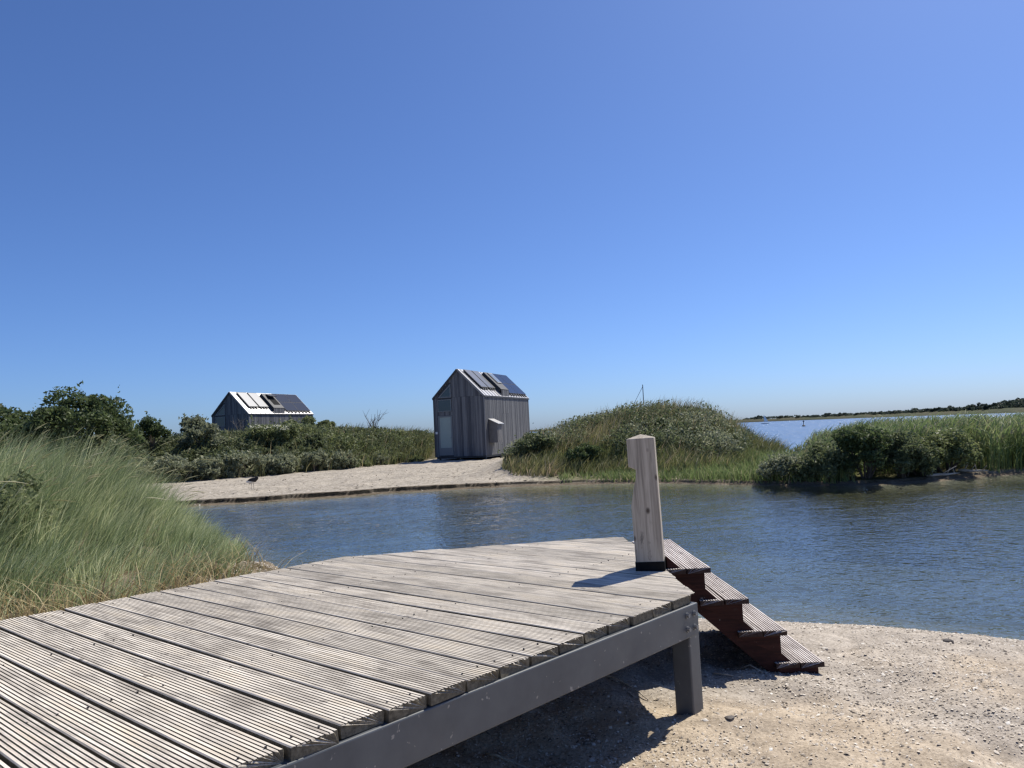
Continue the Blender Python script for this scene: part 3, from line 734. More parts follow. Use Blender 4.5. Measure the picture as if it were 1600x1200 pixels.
    for k in range(7): slab('panel_bracket', .885, .955, 5.1 + k * .5, 5.25 + k * .5, .055, .12, M['hutdark'])
    # roof hatch with skylight
    def dorm(t, y, h): return slope(t, y, h)
    d = slab('dormer', .16, .845, 3.15, 4.55, .04, .36, M['hutdark'])
    if not is_open:
        f = slab('skylight', .20, .60, 3.62, 4.38, .361, .42, M['trim'], d); slab('pane', .23, .57, 3.69, 4.31, .421, .426, M['skyl'], f)
    else:
        slab('hatch_opening', .30, .70, 3.55, 4.40, .361, .366, M['black'], d)
        m = MB(); A_, B_ = slope(.22, 3.55, .37), slope(.22, 4.40, .37); A2, B2 = slope(.40, 3.55, .60), slope(.40, 4.40, .60)
        up = Vector((.02, 0, .05)); m.hexa([A_, A2, B2, B_, A_ + up, A2 + up, B2 + up, B_ + up]); m.build('skylight', M['hutdark'], d)
    # glazing on the gable
    def frame_rect(name, x0, x1, z0, z1, wd, glassmat, gname='pane'):
        m = MB(); y0, y1 = -.055, -.003
        m.box(x0, x0 + wd, y0, y1, z0, z1); m.box(x1 - wd, x1, y0, y1, z0, z1); m.box(x0 + wd, x1 - wd, y0, y1, z0, z0 + wd); m.box(x0 + wd, x1 - wd, y0, y1, z1 - wd, z1)
        f = m.build(name, M['frame'], hut); g_ = MB(); g_.box(x0 + wd, x1 - wd, -.03, -.004, z0 + wd, z1 - wd); g_.build(gname, glassmat, f); return f
    frame_rect('window', .30, 1.31, 2.99, 3.80, .055, M['glass'])
    tz0, tz1 = EH + .0, EH + .93
    m = MB(); w_ = .075
    tri = [(.32, tz0), (1.31, tz0), (1.31, tz1)]; tin = [(.32 + w_ * 2.4, tz0 + w_), (1.31 - w_, tz0 + w_), (1.31 - w_, tz1 - w_ * 2.4)]
    for i in range(3):
        j = (i + 1) % 3; P = [tri[i], tri[j], tin[j], tin[i]]; m.prism([(p[0], -.055, p[1]) for p in P], (0, .05, 0))
    f = m.build('gable_window', M['frame'], hut); m = MB(); m.prism([(p[0], -.03, p[1]) for p in tin], (0, .02, 0)); m.build('pane', M['glass'], f)
    dr = frame_rect('door', .30, 1.33, .10, 2.72, .10, M['frosted'] if not is_open else M['glass'])
    m = MB(); m.box(.405, 1.225, -.05, -.005, .201, .60); m.build('door_panel', M['frame'], dr)
    m = MB(); m.tube([(1.27, -.055, 1.25), (1.27, -.10, 1.25), (1.16, -.10, 1.25)], .012, 6); m.build('handle', M['bolt'], dr)
    if not is_open:
        m = MB(); m.box(.07, .22, -.045, -.034, 1.52, 1.68); m.build('number_plate', M['white'], hut)
        # service box on the long wall
        b = MB(); b.hexa([(W + .035, .55, .80), (W + .62, .55, .80), (W + .62, 1.40, .80), (W + .035, 1.40, .80), (W + .035, .55, 2.34), (W + .62, .55, 2.05), (W + .62, 1.40, 2.05), (W + .035, 1.40, 2.34)])
        bx = b.build('service_box', M['frame'], hut); bx.data.materials.clear(); bx.data.materials.append(M['boxwood'])
        b = MB(); b.hexa([(W + .035, .47, 2.345), (W + .74, .47, 1.995), (W + .74, 1.48, 1.995), (W + .035, 1.48, 2.345), (W + .035, .47, 2.385), (W + .74, .47, 2.035), (W + .74, 1.48, 2.035), (W + .035, 1.48, 2.385)])
        b.build('lid', M['zinc'], bx); b = MB(); b.box(W + .621, W + .63, .70, 1.25, .9, 1.95); b.build('door', M['boxwood'], bx)
    # corner trims and stilts
    for cx in (-.03, W - .03 + .0):
        m = MB(); m.box(cx, cx + .06, -.046, -.036, .0, EH - .05); m.build('corner_trim', M['trim'] if cx > 1 else M['hutdark'], hut)
    for px in (.18, 1.75, W - .2):
        for py in (.3, 3.0, 5.6, L - .3):
            m = MB(); m.box(px - .05, px + .05, py - .05, py + .05, -.75, -.006); m.build('stilt', M['stilt'], hut)
    m = MB(); m.box(.05, W - .05, .05, L - .05, -.12, -.002); m.build('floor_frame', M['hutdark'], hut)
    return hut
M['boxwood'] = plain('box_timber', (0.15, 0.145, 0.145), .8, nscale=4, namp=.2)
YAW = R(-20.7)
h1 = make_hut(False); h1.location = (-5.29, 51.29, .47); h1.rotation_euler = (0, 0, YAW)
tag(h1, 'tall grey timber hut with frosted glass door, on stilts on the sand', 'hut', 'gabled solar huts in the dunes')
h2 = make_hut(True); h2.location = (-24.64, 62.9, .47); h2.rotation_euler = (0, 0, YAW)
tag(h2, 'grey timber hut with open roof hatch, half hidden behind the shrub-covered dune', 'hut', 'gabled solar huts in the dunes')

# ------------------------------------------------------------------ vegetation on the opposite bank
def hf(x, y): return float(h_far(np.array([float(x)]), np.array([float(y)]))[0])
# ground-covering scrub of the left dune, one mass
rg = np.random.default_rng(21)
cx = rg.uniform(-42, -5.5, 4200); cy = rg.uniform(36, 66, 4200)
d = cy - y_veg(cx); ok = (d > .1) & (d < 20) & ~((cx > -25.5) & (cx < -16) & (cy > 61)) & ~((cx > -6.4) & (cy > 49) & (cy < 61))
cx, cy, d = cx[ok], cy[ok], d[ok]; cz = h_far(cx, cy)
size = .26 + .62 * np.clip(fbm(cx * .35, cy * .35, 2) + .55, 0, 1.1) * rg.random(len(cx))**.4
size *= np.where(cx > -10, .75, 1.0) * sstep(-.4, 1.2, d + .2)
C = np.stack([cx, cy, cz + size * .55], -1)
n = 270000; P, k = clump_pts(n, C, size * 1.05, rg); P = P[(k >= 0)]
sp = fbm(cx * .22 + 5, cy * .3, 3)       # patches of different species
front = sstep(6.5, 2.0, d + 2.2 * fbm(cx * .3, cy * .3 + 7, 2)) * sstep(-8, -12, cx)
for nm, lab, mt, sel in (('buckthorn_scrub', 'grey-green buckthorn scrub low along the front of the left dune', 'leaf_grey', (front > .5)),
                         ('dune_scrub', 'dark green scrub covering the left dune', 'leaf_mid', (front <= .5) & (sp < .10)),
                         ('bramble_scrub', 'yellowish green bramble patches among the scrub on the left dune', 'leaf_lime', (front <= .5) & (sp >= .10))):
    q = sel[k]; V, F = leaves(P[q], .105, rg=rg)
    t = np.clip(.48 + .24 * rg.normal(size=q.sum()) + .5 * (rg.random(len(cx)) - .5)[k[q]], 0, 1)
    tag(quads(nm, V, F, M[mt], None, np.repeat(t, 4)), lab, 'scrub', None, 'stuff')
# dune grass on the left dune, thicker towards the hut
N = 26000; gx = rg.uniform(-30, -5.2, N); gy = rg.uniform(37, 66, N); d = gy - y_veg(gx)
ok = (d > -.3) & (d < 18) & (rg.random(N) < np.interp(gx, [-30, -14, -9, -6], [.10, .16, .6, 1.0])) & ~((gx > -6.2) & (gy > 49.5) & (gy < 60))
gx, gy = gx[ok], gy[ok]; n = len(gx)
V, F, T, _ = blades(np.stack([gx, gy, h_far(gx, gy)], -1), .75 + .6 * rg.random(n), unit2(rg.normal(.2, .9, n)), .25 + .4 * rg.random(n), np.full(n, .045), 3, rg, np.clip(.45 + .25 * rg.normal(size=n), 0, 1))
tag(quads('dune_grass', V, F, M['drygrass'], None, T), 'rough dune grass between the shrubs and the tall hut', 'grass', None, 'stuff')

# scattered wrack and shells on the far sand
N = 2200; wx = rg.uniform(-16, 3, N); wv = .12 + 14 * rg.random(N)**1.3; wy = y_far(wx) + wv
ok = (wy < y_veg(wx) + .3) & (fbm(wx * .8, wy * 1.6, 3) > -.05); wx, wy = wx[ok], wy[ok]
V, F = leaves(np.stack([wx, wy, h_far(wx, wy) + .012], -1), .028 + .05 * rg.random(len(wx))**4, np.array([0, 0, 2.5]), rg, 2.6)
tag(quads('beach_wrack', V, F, M['wrack'], None, np.repeat(rg.random(len(wx)), 4)), 'dark weed and debris scattered on the sand across the water', 'wrack', None, 'stuff')
# grassy hill on the right of the tall hut
N = 90000; gx = rg.uniform(-3.5, 15, N); gy = rg.uniform(25.5, 46, N)
hill = hill_f(gx, gy)
vv = gy - y_far(gx)
ok = (hill > .26 + .18 * fbm(gx * .8, gy * .8)) & (vv > 1.4) & (gy < 41) & (gx > -.9 + .12 * (gy - 29)) & ~((gx < 1.4) & (gy > 44)); gx, gy, hill = gx[ok], gy[ok], hill[ok]; n = len(gx)
patch = fbm(gx * .33 + 11, gy * .33, 3)
hgt = (.32 + .50 * rg.random(n)**1.8) * (1 + .5 * np.clip(patch, -.6, .6))
tn = np.clip(.40 + .55 * patch + .2 * rg.normal(size=n) + .12 * (gx < 4), 0, 1)
V, F, T, _ = blades(np.stack([gx, gy, h_far(gx, gy) - .03], -1), hgt, unit2(rg.normal(.1, 1.0, n)), .3 + .45 * rg.random(n), np.full(n, .034), 3, rg, tn)
tag(quads('hill_grass', V, F, M['drygrass'], None, T), 'rough grass covering the rounded dune right of the tall hut', 'grass', None, 'stuff')
# tall stalks that stand out of it
N = 5000; gx = rg.uniform(-.5, 12, N); gy = rg.uniform(30, 39, N); ok = hill_f(gx, gy) > .7; gx, gy = gx[ok], gy[ok]; n = len(gx)
V, F, T, _ = blades(np.stack([gx, gy, h_far(gx, gy)], -1), .65 + .55 * rg.random(n), unit2(rg.normal(.1, .8, n)), .15 + .45 * rg.random(n), np.full(n, .028), 3, rg, .55 + .45 * rg.random(n))
tag(quads('hill_stalks', V, F, M['drygrass'], None, T), 'thin tall stalks standing on the crest of the rounded dune', 'grass', None, 'stuff')
# creeping leafy plants over the same hill
cx = rg.uniform(-2.5, 13, 3600); cy = rg.uniform(27, 42, 3600)
hill = hill_f(cx, cy)
pt = fbm(cx * .4 + 3, cy * .4 + 20, 3); ok = (hill > .35) & (cx > -.6 + .1 * (cy - 29)) & (pt > .08) & (cy - y_far(cx) > 2); cx, cy, pt = cx[ok], cy[ok], pt[ok]
sz = .14 + .44 * rg.random(len(cx))**2; C = np.stack([cx, cy, h_far(cx, cy) + .22 + sz * .5], -1)
P, k = clump_pts(70000, C, sz, rg)
for nm, lab, mt, sel in (('hill_creeper', 'dark green leafy creepers over the rounded dune', 'leaf_mid', (pt < .24)),
                         ('hill_rose_scrub', 'pale grey-green rose scrub on the flank of the rounded dune', 'leaf_grey', (pt >= .24))):
    q = sel[k]; V, F = leaves(P[q], .060, rg=rg)
    tag(quads(nm, V, F, M[mt], None, np.repeat(np.clip(.45 + .25 * rg.normal(size=q.sum()), 0, 1), 4)), lab, 'scrub', None, 'stuff')
# salt-marsh fringe by the waterline under the hill
N = 15000; gx = rg.uniform(.5, 9.5, N); gv = rg.uniform(.25, 5.0, N); gy = y_far(gx) + gv
ok = (rg.random(N) < sstep(-.3, .25, fbm(gx * 1.1, gy * 1.1) + .12 * (gx - 3))) ; gx, gy = gx[ok], gy[ok]; n = len(gx)
V, F, T, _ = blades(np.stack([gx, gy, h_far(gx, gy) - .02], -1), .14 + .26 * rg.random(n) + .04 * np.clip(gx - 3, 0, 6), unit2(rg.uniform(-3, 3, n)), .2 + .5 * rg.random(n), np.full(n, .026), 2, rg, np.clip(.62 + .25 * rg.normal(size=n), 0, 1))
tag(quads('marsh_grass', V, F, M['reed'], None, T), 'short yellow-green marsh grass on the bank below the rounded dune', 'grass', None, 'stuff')

# reed bed on the right
N = 23000; gx = rg.uniform(7.6, 30, N); gv = rg.uniform(.35, 11.5, N); gy = y_far(gx) + gv
ok = (rg.random(N) < np.where(gv < 5, 1, .6)) & (h_far(gx, gy) > -.05) & ((gx > 14.0) | (gv > 1.5)) & ((gx > (.372 + .02 * rg.random(N)) * gy) | (gv < 8)); gx, gy, gv = gx[ok], gy[ok], gv[ok]; n = len(gx)
B = np.stack([gx, gy, h_far(gx, gy) - .05], -1)
hh = np.interp(gx, [7.6, 9.0, 10.2, 11.3, 13, 15, 18, 30], [.26, .28, .50, 1.10, 1.38, 1.36, 1.2, 1.15]) * (.66 + .40 * rg.random(n)) * (1 + .28 * fbm(gx * .6, gy * .6, 2))
hh = hh * np.interp(gx / gy, [.30, .345, .40, .46], [.55, .62, .82, 1.0])
pt = fbm(gx * .45, gy * .45, 3); tn = np.clip(.5 + .55 * pt + .18 * rg.normal(size=n), 0, .95)
parts = []; V, F, T, Cc = blades(B, hh, unit2(rg.normal(.15, .5, n)), .10 + .16 * rg.random(n), np.full(n, .020), 3, rg, tn); parts.append((V, F, T))
for q in range(5):     # leaves that leave the stem at different heights
    fr_ = .28 + .14 * q + .08 * rg.random(n); b0 = B + np.stack([.1 * hh * fr_**2, 0 * hh, hh * fr_ * .97], -1)
    V, F, T, _ = blades(b0, (.45 + .25 * rg.random(n)) * np.minimum(hh / 1.2, 1), unit2(rg.normal(.3, 1.3, n)), .55 + .5 * rg.random(n), np.full(n, .030), 3, rg, np.clip(tn + .1 * rg.normal(size=n), 0, .93)); parts.append((V, F, T))
top = rg.random(n) < .60      # brown plumes
tip = Cc[top, -1]; nn = len(tip)
V, F, T, _ = blades(tip - np.array([0, 0, .06]), .20 + .08 * rg.random(nn), unit2(rg.normal(.1, .4, nn)), .5 + .2 * rg.random(nn), np.full(nn, .055), 2, rg, np.full(nn, 1.0)); parts.append((V, F, T))
tag(quads('reed_bed', *cat_vf(parts)[:2], M['reed'], None, cat_vf(parts)[2]), 'green reed bed along the right bank of the lagoon', 'reeds', None, 'stuff')

# single trees and shrubs one can tell apart
make_shrub('hawthorn_tree', (-23.3, 40.2, hf(-23.3, 40.2) - .1), 3.7, 5.0, M['leaf_dark'], 30000, .125, 31, 'large dark green spreading tree at the left edge behind the tall grass', 'tree', None, 60, 3.2, .27, .36, 120)
make_shrub('hawthorn_tree', (-28.6, 42.0, hf(-28.6, 42.0) - .1), 2.6, 4.2, M['leaf_dark'], 9000, .14, 32, 'dark green tree cut by the left edge of the picture', 'tree', None, 24, 2.4, .36, .36, 100)
make_shrub('olive_shrub', (-20.6, 38.9, hf(-20.6, 38.9) - .1), 1.7, 2.6, M['leaf_mid'], 6500, .115, 33, 'bushy olive-green shrub leaning against the large dark tree', 'shrub', None, 22, 1.5, .36, .36, 80)
make_shrub('round_pine', (-20.9, 44.4, hf(-20.9, 44.4) + .4), .95, 2.0, M['leaf_dark'], 4200, .09, 34, 'small dark rounded bush on the skyline right of the large tree', 'shrub', None, 18, .9, .34, .45, 30)
make_shrub('buckthorn_shrub', (-19.9, 48.2, hf(-19.9, 48.2)), 1.0, 1.9, M['leaf_grey'], 4200, .10, 35, 'grey-green feathery shrub on the skyline left of the hatch-roofed hut', 'shrub', None, 16, .9, .36, .42, 70)
make_shrub('buckthorn_shrub', (-18.2, 45.0, hf(-18.2, 45.0)), 1.35, 1.6, M['leaf_grey'], 5200, .10, 36, 'wide grey-green shrub below the skyline between round dark bush and hut', 'shrub', None, 18, 1.1, .36, .38, 60)
make_shrub('willow_shrub', (-14.4, 54.5, hf(-14.4, 54.5) - .05), 2.5, 1.45, M['leaf_lime'], 9000, .105, 37, 'broad dark-topped green shrub on the dune crest right of the half-hidden hut', 'shrub', None, 26, 1.8, .42, .30, 0)
make_shrub('rose_shrub', (-12.7, 48.2, hf(-12.7, 48.2) - .05), .9, 1.0, M['leaf_mid'], 3000, .09, 38, 'low rounded green shrub at the right end of the left dune', 'shrub', None, 14, .8, .4, .35, 20)
make_shrub('bog_myrtle', (-8.4, 48.3, hf(-8.4, 48.3) - .05), .62, .75, M['bogm'] if 'bogm' in M else M['leaf_grey'], 1800, .07, 39, 'small brownish shrub where the scrub meets the sand path', 'shrub', None, 10, .5, .42, .35, 15)
for i, (x, y, r, s) in enumerate([(-19.2, 38.7, .95, 51), (-17.5, 39.2, 1.05, 52), (-15.9, 39.9, .95, 53), (-14.4, 41.0, 1.1, 54), (-12.8, 42.1, .9, 55), (-11.4, 43.6, .85, 56), (-10.2, 45.0, .8, 57)]):
    make_shrub('buckthorn_bush', (x, y, hf(x, y) - .05), r, r * 1.25, M['leaf_grey'], 3600, .095, s,
               ['grey buckthorn bush nearest the tall grass, first of the row on the sand', 'second grey buckthorn bush of the row beside the sand', 'third grey buckthorn bush of the row, left above the bird',
                'fourth grey buckthorn bush of the row, right above the bird', 'fifth grey buckthorn bush of the row beside the sand', 'sixth grey buckthorn bush of the row beside the sand', 'last grey buckthorn bush of the row, nearest the sand path'][i],
               'shrub', 'buckthorn bushes in a row along the sand', 16, r * .85, .4, .36, 40)
def yb(x, d): return float(y_far(np.array([float(x)]))[0]) + d
for nm, x, d, rx, rz, mt, n_, lf, sd, lab, lr_, ry_ in (
    ('buckthorn_shrub', 8.15, .75, .80, .95, 'leaf_grey', 5200, .055, 42, 'low grey-green shrub at the left end of the bushes over the water', .42, .7),
    ('buckthorn_shrub', 9.05, .70, .90, 1.15, 'leaf_mid', 7000, .055, 49, 'green shrub overhanging the water left of the dark willow bush', .40, .75),
    ('willow_shrub', 10.05, 1.0, .88, 1.85, 'leaf_dark', 9500, .062, 41, 'dark rounded willow bush at the water, tallest of the bushes on the right bank', .36, .8),
    ('alder_shrub', 11.05, .75, .72, 1.35, 'leaf_mid', 6500, .058, 43, 'green shrub on the bank just right of the dark willow bush', .40, .65),
    ('slim_shrub', 11.75, .95, 0.62, 1.3, 'leaf_lime', 5200, .055, 50, 'slim pale green shrub left of the yellow-green bush', .40, .6),
    ('lime_shrub', 12.75, 1.0, 1.0, 1.40, 'leaf_lime', 8000, .06, 44, 'bright yellow-green leafy bush in front of the reeds', .38, .75)):
    y_ = yb(x, d); make_shrub(nm, (x, y_, hf(x, y_) - .12), rx, rz, M[mt], n_, lf, sd, lab, 'shrub', None, 30, ry_, lr_ * .85, .36, 90)
make_shrub('dark_shrub', (16.3, 24.6, hf(16.3, 24.6) - .05), .9, 1.15, M['leaf_dark'], 5000, .065, 45, 'dark shrub among the reeds at the right edge', 'shrub', None, 18, .7, .42, .38, 40)
make_shrub('hill_shrub', (2.6, 29.6, hf(2.6, 29.6) - .05), .7, .85, M['leaf_dark'], 3600, .06, 46, 'dark round shrub low on the rounded dune left of the bollard', 'shrub', None, 14, .6, .42, .36, 20)
make_shrub('hill_shrub', (.9, 31.6, hf(.9, 31.6) - .05), .95, 1.05, M['leaf_mid'], 4200, .065, 47, 'green shrub at the foot of the rounded dune beside the tall hut', 'shrub', None, 16, .8, .42, .36, 30)
make_shrub('hill_shrub', (6.0, 31.0, hf(6.0, 31.0) - .05), .85, .8, M['leaf_dark'], 3600, .06, 48, 'dark shrub on the rounded dune just behind the bollard head', 'shrub', None, 14, .7, .42, .36, 20)

# elder with cream flower heads
rgf = np.random.default_rng(77)
eld = make_shrub('elder_shrub', (-15.1, 47.6, hf(-15.1, 47.6) - .05), 1.7, 1.35, M['leaf_lime'], 7500, .105, 61, 'green elder shrub with cream flower heads in the middle of the left dune', 'shrub', None, 22, 1.2, .42, .34, 30)
for i in range(13):
    m = MB(); a = rgf.uniform(-1.3, 1.5); z = 1.06 + .26 * rgf.random() - .14 * abs(a); yy = -.95 - .25 * rgf.random()
    for q in range(10):
        o_ = rgf.normal(0, .075, 3) * np.array([1.4, 1, .5]); p = np.array([a, yy, z]) + o_; s = .034
        m.add([p + np.array([-s, 0, 0]), p + np.array([0, -s, 0]), p + np.array([s, 0, 0]), p + np.array([0, s, 0]), p + np.array([0, 0, s])], [(0, 1, 4), (1, 2, 4), (2, 3, 4), (3, 0, 4), (3, 2, 1, 0)])
    m.build('flower_head', M['blossom'], eld)
# leafless shrub on the skyline
def bare(name, loc, h, n, seed, label):
    rgb = np.random.default_rng(seed); root = empty(name, loc)
    for i in range(n):
        a = rgb.uniform(0, 6.28); s = rgb.uniform(.25, .75); m = MB(); d = Vector((math.cos(a) * s, math.sin(a) * s * .6, 1)); L_ = h * rgb.uniform(.6, 1.05)
        pts = [Vector((0, 0, -.1)) + Vector((rgb.normal(0, .12), 0, 0))]
        for q in range(1, 5): pts.append(pts[0] + d * L_ * q / 4 + Vector(rgb.normal(0, .07, 3)))
        m.tube(pts, [.03, .024, .018, .012, .006], 5)
        for q in range(5):
            k = rgb.integers(1, 4); b0 = pts[k]; e = b0 + (d + Vector(rgb.normal(0, .6, 3))) * L_ * .30
            m.tube([b0, (b0 + e) / 2 + Vector(rgb.normal(0, .03, 3)), e], [.014, .010, .005], 4)
        m.build('branch', M['deadwood'], root)
    return tag(root, label, 'dead shrub')
bare('bare_shrub', (-10.3, 55.6, hf(-10.3, 55.6) + .35), 1.75, 9, 5, 'leafless dead shrub on the skyline left of the tall hut')
bare('bare_shrub', (-18.0, 50.5, hf(-18.0, 50.5) + .5), 1.55, 6, 9, 'leafless grey twigs in front of the half-hidden hut')

# ------------------------------------------------------------------ marram grass left of the deck
rg = np.random.default_rng(91)
def hn(x, y): return h_near(np.asarray(x, float), np.asarray(y, float))
K = 980; kx = rg.uniform(-9.8, -2.3, K); ky = rg.uniform(5.0, 12.3, K)
def beyond_deck(x, y): return np.maximum(-5.2 - (x * ud[0] + y * ud[1]), (x * ndv[0] + y * ndv[1]) - 5.6)
kb = beyond_deck(kx, ky); kv = y_near(kx) - ky
ok = (kb > .45 + .4 * rg.random(K)) & (kv > .25) & (kx < -.358 * ky - .25 * rg.random(K)**2); kx, ky, kb, kv = kx[ok], ky[ok], kb[ok], kv[ok]; K = len(kx)
kh = (.30 + .68 * sstep(.4, 1.8, kb) * sstep(-3.2, -6.6, kx) * sstep(.1, 1.6, kv)) * (.75 + .5 * rg.random(K)); kl = rg.normal(-.15, .30, K); kt = rg.normal(0, .24, K); kr = .04 + .09 * rg.random(K)
N = 56000; k = rg.integers(0, K, N); off = rg.normal(size=(N, 2)) * kr[k][:, None]
tx, ty = kx[k] + off[:, 0], ky[k] + off[:, 1]; n = N
hh = kh[k] * (.55 + .65 * rg.random(n)); out_a = np.arctan2(off[:, 1], off[:, 0])
dv2 = unit2(kl[k] + rg.normal(0, .18, n)) + .55 * rg.random(n)[:, None] * unit2(out_a); dirs = dv2 / np.linalg.norm(dv2, axis=1)[:, None]
bd = .22 + .42 * rg.random(n) + .75 * (rg.random(n) < .07)
tn = np.clip(.36 + .18 * rg.normal(size=n) + kt[k], 0, .9); tn = np.where(rg.random(n) < .11 + .22 * (kt[k] > .22), .93 + .07 * rg.random(n), tn)
V, F, T, Cm = blades(np.stack([tx, ty, hn(tx, ty) - .03], -1), hh, dirs, bd, .0045 + .0085 * rg.random(n)**2, 6, rg, tn)
tag(quads('marram_grass', V, F, M['marram'], None, T), 'tall green marram grass bent by the wind left of the deck', 'grass', None, 'stuff')
sel = np.where((rg.random(n) < .034) & (hh > .62))[0]; tip = Cm[sel, -1]; pre = Cm[sel, -2]; m_ = len(sel)
dv = (tip - pre); dv[:, 2] *= .7; ln = np.linalg.norm(dv, axis=1)
B = tip - dv * .2; hx = dv[:, :2] / np.maximum(np.linalg.norm(dv[:, :2], axis=1), 1e-5)[:, None]
parts = []; lenr = rg.random(m_)
for q in range(3):
    sl_ = dv / np.maximum(ln, 1e-5)[:, None]; Ls = (.15 + .12 * lenr)[:, None]; tt = np.linspace(0, 1, 6); aa = rg.random(m_) * 3.14; wd = np.stack([np.cos(aa) * .3, np.sin(aa), .6 * np.cos(aa)], -1)
    prof_w = np.array([.2, .8, 1, .85, .55, .08]) * .0095; Cs = B[:, None] + sl_[:, None] * (Ls * tt[None])[..., None] - np.array([0, 0, .035]) * (tt**2)[None, :, None]
    V = np.stack([Cs - wd[:, None] * prof_w[None, :, None], Cs + wd[:, None] * prof_w[None, :, None]], 2).reshape(-1, 3)
    bs = (np.arange(m_) * 12)[:, None] + (np.arange(5) * 2)[None]; parts.append((V, np.stack([bs, bs + 1, bs + 3, bs + 2], -1).reshape(-1, 4), np.repeat(rg.random(m_), 12)))
V, F, T = cat_vf(parts); tag(quads('marram_seed_heads', V, F, M['seed'], None, T), 'pale nodding seed heads on the marram grass', 'grass', None, 'stuff')
# dry straw at its foot
N = 16000; sx_ = rg.uniform(-7.5, -1.95, N); sy_ = rg.uniform(4.6, 10.5, N)
be = -5.2 - (sx_ * ud[0] + sy_ * ud[1]); ok = (be > .05) & (be < .30 + 1.3 * rg.random(N)**1.4) & (y_near(sx_) - sy_ > .1) & (fbm(sx_ * 1.4, sy_ * 1.4) > -.15); sx_, sy_ = sx_[ok], sy_[ok]; n = len(sx_)
V, F, T, _ = blades(np.stack([sx_, sy_, hn(sx_, sy_) - .01], -1), .16 + .34 * rg.random(n), unit2(rg.uniform(-3.1, 3.1, n)), .5 + .9 * rg.random(n), .005 + .004 * rg.random(n), 4, rg, rg.random(n))
tag(quads('dry_straw', V, F, M['straw'], None, T), 'dry straw at the foot of the grass along the deck', 'grass', None, 'stuff')
make_shrub('leafy_plant', (-4.75, 7.2, float(hn(-4.75, 7.2))), .36, .62, M['leaf_lime'], 2600, .03, 71, 'small-leaved green plant within the tall grass at the left edge', 'plant', None, 16, .4, .4, .45, 40)

# ------------------------------------------------------------------ far side of the lake
rg = np.random.default_rng(55)
def far_d(azd): return float(np.interp(azd, [-45, 0, 8, 15, 22, 28, 33.5, 40, 60, 75], [1500, 1200, 900, 720, 520, 400, 310, 280, 250, 250]))
i = 0
ORD = 'first second third fourth fifth sixth seventh eighth ninth tenth eleventh twelfth thirteenth fourteenth fifteenth sixteenth'.split()
for azd, hgt, wid in [(17.6, 4.0, 3.6), (19.3, 2.4, 4.5), (20.6, 2.2, 5), (22.2, 3.4, 3.2), (23.1, 3.0, 5.0), (24.3, 2.2, 4.2), (25.4, 2.6, 3.0), (26.6, 2.5, 3.6), (27.5, 2.9, 2.6), (28.2, 2.7, 2.6), (28.9, 2.6, 3.0), (29.5, 2.9, 2.4), (30.2, 2.4, 3.2), (30.8, 3.0, 2.4), (31.3, 3.2, 2.8), (31.9, 3.4, 3.0)]:
    D_ = far_d(azd) + 25; x, y = D_ * math.sin(R(azd)), D_ * math.cos(R(azd))
    make_shrub('far_tree', (x, y, 1.0 + .8 * (D_ > 600)), wid * 1.25, hgt * .85, M['leaf_far'], 700, .5, 300 + i, ('%s tree from the left in the row along the far shore of the lake' % ORD[i]), 'tree', 'trees along the far shore', 14, wid, .45, .45, 0, True); i += 1
cx = []; 
for q in range(900):
    azd = 32.2 + 14 * rg.random(); D_ = far_d(azd) + 30 + 60 * rg.random(); hz = (2.2 + 1.6 * min(1, (azd - 32) / 2.2)) * (.75 + .4 * rg.random())
    cx.append((D_ * math.sin(R(azd)), D_ * math.cos(R(azd)), 1.2 + hz * rg.random()**.7))
P, k = clump_pts(26000, np.array(cx), np.full(len(cx), 1.3), rg); V, F = leaves(P, .6, rg=rg)
tag(quads('far_woodland', V, F, M['leaf_far'], None, np.repeat(np.clip(.4 + .25 * rg.normal(size=len(P)), 0, 1), 4)), 'dark strip of woodland on the far shore at the right', 'woodland', None, 'stuff')

